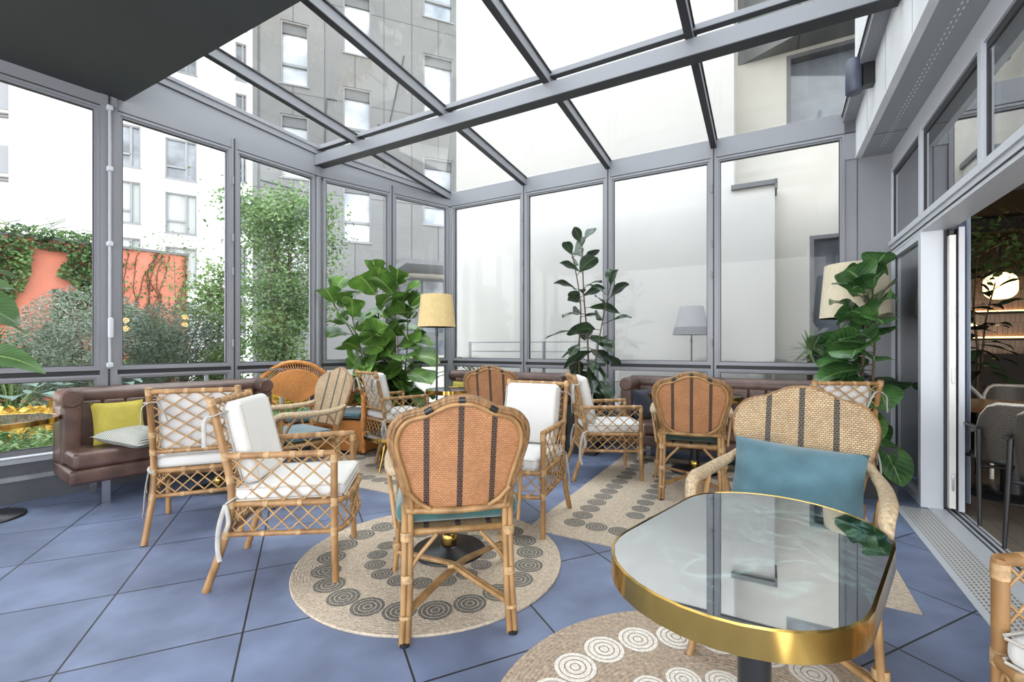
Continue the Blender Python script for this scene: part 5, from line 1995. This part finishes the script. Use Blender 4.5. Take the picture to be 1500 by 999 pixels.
# ------------------------------------------------------------------ plants inside
FIDDLE = [0.08, 0.40, 0.56, 0.60, 0.66, 0.78, 0.90, 0.98, 1.0, 0.97, 0.88, 0.70, 0.40, 0.04]
ELL = [0.05, 0.42, 0.75, 0.95, 1.0, 0.95, 0.8, 0.5, 0.03]
def potted(name, loc, label, planter, stems, leafspec, mleaf, rz=0.0, seed=1, prof=FIDDLE, cat='plant', rollr=0.4, keep=()):
    rnd = random.Random(seed)
    root = empty(name, loc, rz)
    tag(root, label, cat)
    planter(root)
    st, lf = MB(), MB()
    for si, (pts, r) in enumerate(stems):
        sp_ = spline(pts, 8)
        k = len(sp_)
        st.tube(sp_, [r * (1 - 0.6 * i / (k - 1)) for i in range(k)], 8)
        (n, t0, size, ratio, droop, elev) = leafspec
        a = rnd.uniform(0, 6.28)
        for i in range(n):
            t = t0 + (1 - t0) * (i + rnd.uniform(-0.25, 0.25)) / (n - 1)
            t = min(max(t, 0), 1)
            p = sp_[min(int(t * (k - 1)), k - 1)]
            a += 2.4 + rnd.uniform(-0.3, 0.3)
            e = elev[0] + (elev[1] - elev[0]) * t + rnd.uniform(-0.2, 0.2)
            d = V(math.cos(a) * math.cos(e), math.sin(a) * math.cos(e), math.sin(e))
            L = size * rnd.uniform(0.75, 1.15) * (0.85 if t > 0.93 else 1)
            for o_, n_ in keep:      # leaves turn away from the glass they would touch
                wp = Matrix.Translation(root.location) @ Matrix.Rotation(rz, 4, 'Z') @ (p + d * (L + 0.08))
                if (wp - o_).dot(n_) > -0.08:
                    nl = Matrix.Rotation(-rz, 3, 'Z') @ n_
                    d = (d - nl * (2 * max(0.0, d.dot(nl)))).normalized()
            q = p + d * 0.06
            st.tube([p, p + d * 0.04 + V(0, 0, 0.004), q], 0.0045, 5)
            broad_leaf(lf, q, d, L, L * ratio, prof, droop * rnd.uniform(0.6, 1.4), 0.22, 0.035, n=14, m=6, roll=rnd.uniform(-rollr, rollr), rnd=rnd)
    st.build('stem', M['stem'], root)
    lf.build('foliage', mleaf, root)
    return root

def box_planter(w, h, m='planter', d=None):
    d = d or w
    def f(root):
        mb = MB()
        t = 0.018
        a, b = w / 2, d / 2
        mb.box(-a, a, -b, -b + t, 0, h); mb.box(-a, a, b - t, b, 0, h)
        mb.box(-a, -a + t, -b + t, b - t, 0, h); mb.box(a - t, a, -b + t, b - t, 0, h)
        mb.box(-a + t, a - t, -b + t, b - t, 0, 0.02)
        mb.build('planter', M[m], root)
        mb = MB(); mb.box(-a + t, a - t, -b + t, b - t, h - 0.08, h - 0.04); mb.build('soil', M['soil'], root)
    return f
def round_pot(r, h, m='planter'):
    def f(root):
        mb = MB(); mb.lathe([(0.0, 0.0), (r * 0.75, 0.0), (r, h), (r * 0.93, h), (r * 0.9, h - 0.06)], n=32); mb.build('pot', M[m], root)
        mb = MB(); mb.lathe([(0.0, h - 0.05), (r * 0.9, h - 0.055)], n=32); mb.build('soil', M['soil'], root)
    return f

potted('fiddle_leaf_fig', (-1.62, 5.92, 0), 'broad fiddle leaf fig with many stems between the orange chair and straw shaded lamp', round_pot(0.2, 0.4),
       [([(0.0, 0, 0.36), (-0.02, 0, 0.9), (-0.10, 0.0, 1.5), (-0.12, -0.06, 2.10)], 0.014),
        ([(0.05, 0.02, 0.36), (0.10, 0.0, 0.9), (0.11, 0.0, 1.4), (0.12, 0.0, 2.05)], 0.014),
        ([(-0.05, -0.02, 0.36), (-0.18, -0.05, 0.9), (-0.38, -0.14, 1.35), (-0.62, -0.25, 1.78)], 0.013),
        ([(0.08, -0.04, 0.36), (0.22, -0.04, 0.8), (0.27, -0.03, 1.2), (0.28, -0.05, 1.72)], 0.012),
        ([(-0.03, -0.06, 0.36), (-0.14, -0.14, 0.8), (-0.26, -0.24, 1.15), (-0.34, -0.30, 1.55)], 0.012)],
       (20, 0.0, 0.45, 0.82, 0.35, (-1.05, 1.05)), M['fig'], seed=4, rollr=0.9, keep=[(V(-2.389, 5.615, 0), V(-0.6435, 0.7655, 0)), (V(-0.92, 6.85, 0), V(0.488, 0.873, 0))])
potted('fiddle_leaf_fig', (2.93, 3.80, 0), 'fiddle leaf fig with curled dark leaves in square black planter beside the door', box_planter(0.36, 0.42),
       [([(0.02, 0.0, 0.36), (0.0, 0.02, 0.8), (-0.01, 0.0, 1.3), (0.0, -0.02, 1.72)], 0.016),
        ([(-0.05, -0.03, 0.36), (-0.08, -0.04, 0.9), (-0.04, -0.06, 1.3), (-0.08, -0.04, 1.66)], 0.013)],
       (25, 0.12, 0.37, 0.88, 0.55, (-1.1, 1.25)), M['fig_dark'], rz=math.atan2(0.873, 0.488), seed=8, rollr=0.9, keep=[(V(3.113, 3.471, 0), V(0.873, -0.488, 0)), (V(-0.92, 6.85, 0), V(0.488, 0.873, 0))])
potted('rubber_plant', (0.845, 5.26, 0), 'tall rubber plant with dark glossy leaves in a black box planter between the rear sofas', box_planter(0.33, 0.55),
       [([(-0.04, 0, 0.5), (-0.08, 0.0, 1.1), (-0.06, 0.0, 1.7), (-0.16, 0, 2.28)], 0.014),
        ([(0.02, 0.02, 0.5), (0.03, 0.0, 1.2), (-0.02, 0.0, 1.8), (-0.04, 0, 2.40)], 0.014),
        ([(0.06, -0.02, 0.5), (0.12, -0.02, 1.0), (0.20, -0.02, 1.45), (0.30, 0, 1.92)], 0.012)],
       (18, 0.12, 0.34, 0.48, 0.30, (-1.15, 1.0)), M['rubber'], rz=math.atan2(-0.488, 0.873), seed=15, prof=ELL, rollr=0.9, keep=[(V(-0.92, 6.85, 0), V(0.488, 0.873, 0))])

# bird of paradise beyond the left edge
rnd = random.Random(41)
root = empty('bird_of_paradise', (-3.22, 2.45, 0))
tag(root, 'bird of paradise plant reaching in from the left edge with large blue green leaves', 'plant')
round_pot(0.2, 0.42)(root)
st, lf = MB(), MB()
BAN = [0.05, 0.5, 0.85, 1.0, 0.98, 0.9, 0.7, 0.4, 0.02]
for (tip, d, L, w, roll) in (
    ((0.10, 0.02, 1.46), (0.8, 0.25, 0.05), 0.42, 0.30, 0.5),
    ((0.14, 0.06, 1.36), (0.9, 0.3, 0.15), 0.40, 0.13, -0.5),
    ((0.02, 0.1, 1.52), (0.7, 0.6, 0.55), 0.40, 0.15, 0.9),
    ((0.20, 0.05, 1.15), (0.95, 0.2, 0.2), 0.46, 0.15, 0.9),
    ((-0.05, 0.1, 1.6), (0.3, 0.8, 0.5), 0.5, 0.22, 0.2),
    ((-0.15, -0.1, 1.5), (-0.6, -0.3, 0.5), 0.5, 0.22, 0.2),
    ((-0.1, 0.15, 1.3), (-0.5, 0.7, 0.3), 0.45, 0.2, -0.2)):
    st.tube(spline([(0, 0, 0.38), (tip[0] * 0.2, tip[1] * 0.2, tip[2] * 0.6), tip], 6), 0.009, 7)
    broad_leaf(lf, tip, d, L, w, BAN, 0.55, 0.25, 0.02, n=12, m=6, roll=roll, rnd=rnd)
st.build('stem', M['greenstem'], root)
lf.build('foliage', M['strel'], root)

# ------------------------------------------------------------------ terrace things behind the back glazing
def palm(name, loc, label, n, L, w, trunk, mleaf, seed, pot=(0.16, 0.3), e=(0.1, 1.3), arch=0.5, pinnate=False):
    rnd = random.Random(seed)
    root = empty(name, loc)
    tag(root, label, 'plant')
    round_pot(pot[0], pot[1], 'concrete')(root)
    st, lf = MB(), MB()
    st.tube([(0, 0, pot[1] - 0.06), (0, 0, trunk)], 0.03, 8)
    for k in range(n):
        a = k * 2.4 + rnd.uniform(-0.3, 0.3)
        el = rnd.uniform(*e)
        d = V(math.cos(a) * math.cos(el), math.sin(a) * math.cos(el), math.sin(el))
        p = V(0, 0, trunk - 0.02 + rnd.uniform(-0.12, 0.02))
        if pinnate:
            pts = [p]
            for q in range(1, 11):
                t = q / 10
                pts.append(p + d * (L * t) - V(0, 0, 1) * (L * arch * t * t))
            st.tube(pts, 0.005, 5)
            for q in range(3, 11):
                dd = (pts[q] - pts[q - 1]).normalized()
                s = dd.cross(V(0, 0, 1)).normalized()
                for sg in (-1, 1):
                    broad_leaf(lf, pts[q], dd * 0.6 + s * sg * 0.8 + V(0, 0, 0.1), 0.24 * (1.2 - 0.06 * q), 0.022, ELL, 0.35, 0.2, n=4, m=2)
        else:
            broad_leaf(lf, p, d, L * rnd.uniform(0.8, 1.1), w, [0.8, 1, 0.9, 0.6, 0.03], arch, 0.3, n=6, m=2)
    st.build('stem', M['stem'], root)
    lf.build('foliage', mleaf, root)
    return root
palm('yucca', (3.66, 5.62, -0.02), 'spiky yucca on the terrace outside in front of the cream wall window', 46, 0.34, 0.035, 1.22, M['palm'], 3, e=(-0.5, 1.4), arch=0.25)
palm('areca_palm', (-0.62, 7.25, -0.02), 'feathery palm outside beside the corner of the back glazing', 13, 0.85, 0.03, 0.75, M['palm'], 5, e=(0.5, 1.3), arch=0.55, pinnate=True)
palm('terrace_shrub', (1.66, 6.05, -0.02), 'pale green potted plant outside behind the cane chair', 22, 0.35, 0.05, 0.7, M['palm'], 8, pot=(0.15, 0.5), e=(0.0, 1.2), arch=0.4)

# steel railing outside
rl = empty('terrace_railing', FB @ V(0.9, 0.55, -0.02))
tag(rl, 'thin grey steel railing outside behind the back glazing', 'railing')
I = Matrix.Translation(-rl.location) @ FB
mb = MB(I)
for z in (0.75, 0.97, 1.13, 1.27):
    mb.box(-0.05, 2.1, 0.55, 0.562, z, z + 0.014)
mb.build('rail', M['frame'], rl)
for s in (-0.03, 1.28, 2.09):
    mb = MB(I); mb.box(s - 0.02, s + 0.02, 0.545, 0.567, -0.02, 1.29); mb.build('post', M['frame'], rl)
rl = empty('garden_railing', FL1 @ V(2.4, 1.6, 0.0))
tag(rl, 'low grey garden railing outside behind the fan backed chair', 'railing')
I = Matrix.Translation(-rl.location) @ FL1
mb = MB(I)
for z in (0.55, 0.86):
    mb.box(0.9, 4.6, 1.6, 1.62, z, z + 0.025)
mb.build('rail', M['soffit'], rl)
for s in (1.0, 2.0, 3.0, 4.0, 4.55):
    mb = MB(I); mb.box(s - 0.02, s + 0.02, 1.595, 1.625, 0.0, 0.88); mb.build('post', M['soffit'], rl)

# cane chair outside
root = empty('cane_terrace_chair', (1.50, 5.80, -0.02), face_angle(0.45, -0.9))
tag(root, 'white cane chair with spoked round back outside between the rear sofas', 'chair')
mb = MB()
def cp(a, r): return V(r * math.sin(a), -0.22 - 0.12 * r * math.cos(a), 0.45 + r * math.cos(a) * 0.92)
A = math.radians(95)
mb.tube([cp(-A + 2 * A * j / 24, 0.36) for j in range(25)], 0.014, 8)
mb.tube([cp(-A + 2 * A * j / 24, 0.14) for j in range(25)], 0.009, 8)
mb.build('back_frame', M['wicker_edge'], root)
for j in range(17):
    a = -A + 2 * A * j / 16
    mb = MB(); mb.tube([cp(a, 0.02), cp(a, 0.36)], 0.006, 6); mb.build('spoke', M['wicker_edge'], root)
mb = MB(); mb.lathe([(0.0, 0.42), (0.24, 0.42), (0.25, 0.435), (0.24, 0.45), (0.0, 0.45)], n=28); mb.build('seat', M['wicker_edge'], root)
for x, y in ((-0.17, -0.17), (0.17, -0.17), (-0.17, 0.17), (0.17, 0.17)):
    mb = MB(); mb.tube([(x, y, 0.42), (x * 1.2, y * 1.2, 0)], 0.012, 8); mb.build('leg', M['wicker_edge'], root)
seat_pillow(1.50, 5.80, 0.465, 0.45, -0.9, 0.42, 0.42, 0.07, M['cushion'], 'white seat pad on the cane chair outside')
root = empty('terrace_table', (3.05, 5.45, -0.02))
tag(root, 'white topped terrace table outside behind the right rear sofa', 'table')
mb = MB(); mb.prism(stadium(0.9, 0.6), 0.93, 0.96); mb.build('tabletop', M['concrete'], root)
mb = MB(); mb.lathe([(0.2, 0), (0.2, 0.02), (0.04, 0.04), (0.04, 0.93)], n=24); mb.build('pedestal', M['concrete'], root)

# ------------------------------------------------------------------ dining room beyond the door
def wicker_chair(loc, rz, label, seed=0):
    root = empty('dining_chair', loc, rz)
    tag(root, label, 'chair', 'grey wicker dining chairs beyond the door')
    mb = MB()
    n = 16
    vs, uv, fs = [], [], []
    zs = [0.44, 0.50, 0.58, 0.66, 0.74, 0.80, 0.825]
    rim = []
    for off, sg in ((0.0, 1), (0.016, -1)):
        base = len(vs)
        for i, z in enumerate(zs):
            w = [1.20, 1.22, 1.24, 1.20, 1.10, 0.92, 0.72][i]
            for j in range(n + 1):
                a = -w + 2 * w * j / n
                r = 0.25 + off
                x = r * math.sin(a); y = -r * math.cos(a) * 0.92 - 0.10 * (z - 0.44)
                vs.append((x, y, z)); uv.append((a * 0.25, z))
                if off == 0 and (j in (0, n) or i == len(zs) - 1): rim.append((i, j))
        for i in range(len(zs) - 1):
            for j in range(n):
                k = base + i * (n + 1) + j
                q = (k, k + 1, k + n + 2, k + n + 1)
                fs.append(q if sg < 0 else q[::-1])
    mb.add(vs, fs, 0, True, uv)
    mb.build('back_shell', M['grey_wicker'], root)
    g = lambda i, j: V(*vs[i * (n + 1) + j]) * 1.0
    path = [g(i, 0) for i in range(len(zs))] + [g(len(zs) - 1, j) for j in range(1, n)] + [g(i, n) for i in range(len(zs) - 1, -1, -1)]
    mb = MB(); mb.tube(path, 0.015, 8); mb.build('shell_edge', M['wicker_edge'], root)
    mb = MB(); mb.lathe([(0.0, 0.41), (0.2, 0.41), (0.26, 0.43), (0.255, 0.455), (0.2, 0.45), (0.0, 0.445)], n=28); mb.build('seat', M['grey_wicker'], root)
    for sx in (-1, 1):
        mb = MB(); mb.tube([(sx * 0.255, -0.22, 0.0), (sx * 0.245, -0.16, 0.655)], [0.011, 0.016], 10); mb.build('leg', M['black'], root)
        mb = MB(); mb.tube([(sx * 0.255, 0.24, 0.0), (sx * 0.25, 0.22, 0.655)], [0.011, 0.016], 10); mb.build('leg', M['black'], root)
        mb = MB(); mb.tube(spline([(sx * 0.25, 0.24, 0.655), (sx * 0.275, 0.0, 0.662), (sx * 0.255, -0.2, 0.66)], 5), 0.016, 10, flat=0.7); mb.build('armrest', M['black'], root)
    mb = MB(); mb.tube([(-0.25, 0.22, 0.40), (0.25, 0.22, 0.40)], 0.011, 8); mb.tube([(-0.248, -0.17, 0.40), (0.248, -0.17, 0.40)], 0.011, 8); mb.build('seat_frame', M['black'], root)
    return root
c1 = wicker_chair((3.48, 3.12, 0), face_angle(0.55, 0.83), 'grey wicker dining chair with black legs just inside the sliding door')
copy_thing(c1, (3.25, 2.60, 0), face_angle(0.9, 0.44), 'grey wicker dining chair cut off at the frame edge beyond the threshold')
copy_thing(c1, (4.75, 4.30, 0), face_angle(-0.75, -0.65), 'grey wicker dining chair facing out at the far side of the wooden table')
root = empty('dining_table', (4.05, 3.70, 0), 0.4)
tag(root, 'oiled wood dining table on black column beyond the open door', 'table')
mb = MB(); mb.prism(circ(0.5, 48), 0.70, 0.735); mb.build('tabletop', M['wood'], root)
mb = MB(); mb.lathe([(0.07, 0.02), (0.07, 0.70)], n=24); mb.build('column', M['black'], root)
mb = MB(); mb.lathe([(0.30, 0.0), (0.30, 0.012), (0.08, 0.03)], n=36); mb.build('base', M['black'], root)
# white tubular chair arm behind the table
root = empty('white_tube_chair', (4.22, 4.45, 0), face_angle(-0.3, -0.95))
tag(root, 'white tubular chair half hidden behind the sliding door edge', 'chair')
mb = MB(); mb.tube(spline([(-0.24, 0.2, 0), (-0.24, 0.2, 0.5), (-0.24, 0.15, 0.66), (-0.24, -0.15, 0.84), (-0.2, -0.24, 0.86), (0.2, -0.24, 0.86), (0.24, -0.15, 0.84), (0.24, 0.15, 0.66), (0.24, 0.2, 0.5), (0.24, 0.2, 0)], 5), 0.017, 10); mb.build('frame', M['white_metal'], root)
mb = MB(); mb.rbox(-0.23, 0.23, -0.22, 0.22, 0.42, 0.47, 0.02); mb.build('seat', M['patterned'], root)
for sx in (-1, 1):
    mb = MB(); mb.tube([(sx * 0.2, -0.2, 0), (sx * 0.2, -0.23, 0.86)], 0.015, 8); mb.build('leg', M['white_metal'], root)
# bar at the end of the room
bar = empty('bar_shelving', FW @ V(5.7, -2.2, 0))
tag(bar, 'amber lit bar wall with bottle shelves at the end of the dining room', 'bar')
I = Matrix.Translation(-bar.location) @ FW
mb = MB(I)
uvx = lambda: None
vs = [(5.93, -4.8, 0.95), (5.93, -0.45, 0.95), (5.93, -0.45, 2.35), (5.93, -4.8, 2.35)]
mb.add(vs, [(0, 1, 2, 3)[::-1]], 0, uvs=[(p[1], p[2]) for p in vs])
mb.box(5.935, 6.0, -4.8, -0.45, 0.95, 2.35)
mb.build('tiled_back', M['bartile'], bar)
mb = MB(I)
mb.box(5.2, 5.5, -4.8, -0.6, 0.0, 1.05); mb.box(5.1, 5.6, -4.85, -0.55, 1.05, 1.10)
mb.build('counter', M['inner_dark'], bar)
for z in (1.32, 1.75):
    mb = MB(I); mb.box(5.75, 5.93, -4.7, -0.5, z, z + 0.03); s = mb.build('shelf', M['inner_dark'], bar)
    mb = MB(I); mb.box(5.90, 5.925, -4.7, -0.5, z + 0.03, z + 0.055); mb.build('light_strip', M['led'], s)
root = empty('pendant_lamp', FW @ V(4.85, -1.97, 0))
root.location.z = 1.91
tag(root, 'glowing rounded amber pendant lamp above the bar', 'lamp')
mb = MB(); mb.rbox(-0.17, 0.17, -0.17, 0.17, 0.0, 0.39, 0.14, 5); mb.build('globe', M['globe'], root)
mb = MB(); mb.tube([(0, 0, 0.39), (0, 0, 1.07)], 0.008, 8); mb.lathe([(0.06, 0.39), (0.04, 0.43)], n=16); mb.build('cord', M['black'], root)
for (s, y, z, lab) in ((4.6, -1.6, 1.45, 'small amber bar lamp below the large glowing pendant, left one'), (4.6, -2.35, 1.45, 'small amber bar lamp below the large glowing pendant, right one')):
    root = empty('bar_lamp', FW @ V(s, y, z)); root.location.z = z
    tag(root, lab, 'lamp')
    mb = MB(); mb.lathe([(0.0, 0.0), (0.05, 0.01), (0.07, 0.05), (0.03, 0.09), (0.0, 0.1)], n=20); mb.build('globe', M['globe'], root)
    mb = MB(); mb.tube([(0, 0, 0.09), (0, 0, 2.98 - z)], 0.004, 6); mb.build('cord', M['black'], root)
M['globe_hot'] = emit('bright_small_globe', (1.0, 0.62, 0.22), 14.0)
for s_, z, lab in ((-1.50, 1.75, 'amber dining room lamp seen reflected in the left glazing beside the wide post'),
                   (-0.31, 1.89, 'amber dining room lamp seen reflected at the end of the terracotta wall')):
    root = empty('bar_lamp', FW @ V(s_, -3.0, 0)); root.location.z = z
    tag(root, lab, 'lamp')
    mb = MB(); mb.lathe([(0.0, 0.03), (0.06, 0.05), (0.075, 0.10), (0.05, 0.15), (0.0, 0.17)], n=20); mb.lathe([(0.0, -0.17), (0.05, -0.15), (0.075, -0.10), (0.06, -0.05), (0.0, -0.03)], n=20); mb.build('globe', M['globe_hot'], root)
    mb = MB(); mb.tube([(0, 0, -0.03), (0, 0, 2.8 - z)], 0.006, 6); mb.build('cord', M['black'], root)
# dark plant inside
potted('indoor_rubber_plant', FW @ V(2.6, -1.05, 0), 'large dark leaved plant silhouetted against the lit bar', box_planter(0.35, 0.6),
       [([(0, 0, 0.5), (0.03, 0, 1.1), (-0.02, 0, 1.6), (0.02, 0, 2.2)], 0.016), ([(0.05, 0.03, 0.5), (0.12, 0.05, 1.0), (0.18, 0.06, 1.5), (0.28, 0.05, 1.95)], 0.014),
        ([(-0.05, 0.03, 0.5), (-0.12, 0.0, 1.0), (-0.2, 0.0, 1.5), (-0.3, 0.0, 1.8)], 0.014)],
       (17, 0.1, 0.34, 0.36, 0.45, (-0.5, 0.7)), M['rubber'], seed=51, prof=ELL)
rnd = random.Random(88)
lf = MB(Matrix.Translation(V(0, 0, 0)))
o = empty('hanging_greenery', FW @ V(4.0, -2.2, 0)); o.location.z = 2.45
tag(o, 'leafy green garland hanging from the dark dining room ceiling', 'plant')
for k in range(900):
    leafquad(lf, V(rnd.gauss(0, 0.8), rnd.gauss(0, 0.55), rnd.uniform(-0.35, 0.4)), 0.10, rnd, 0.5)
lf.build('foliage', M['ivy'], o)
mb = MB(); 
for k in range(7):
    mb.tube([(rnd.uniform(-0.8, 0.8), rnd.uniform(-0.5, 0.5), -0.2), (rnd.uniform(-0.8, 0.8), rnd.uniform(-0.5, 0.5), 0.53)], 0.006, 5)
mb.build('stems', M['stem'], o)
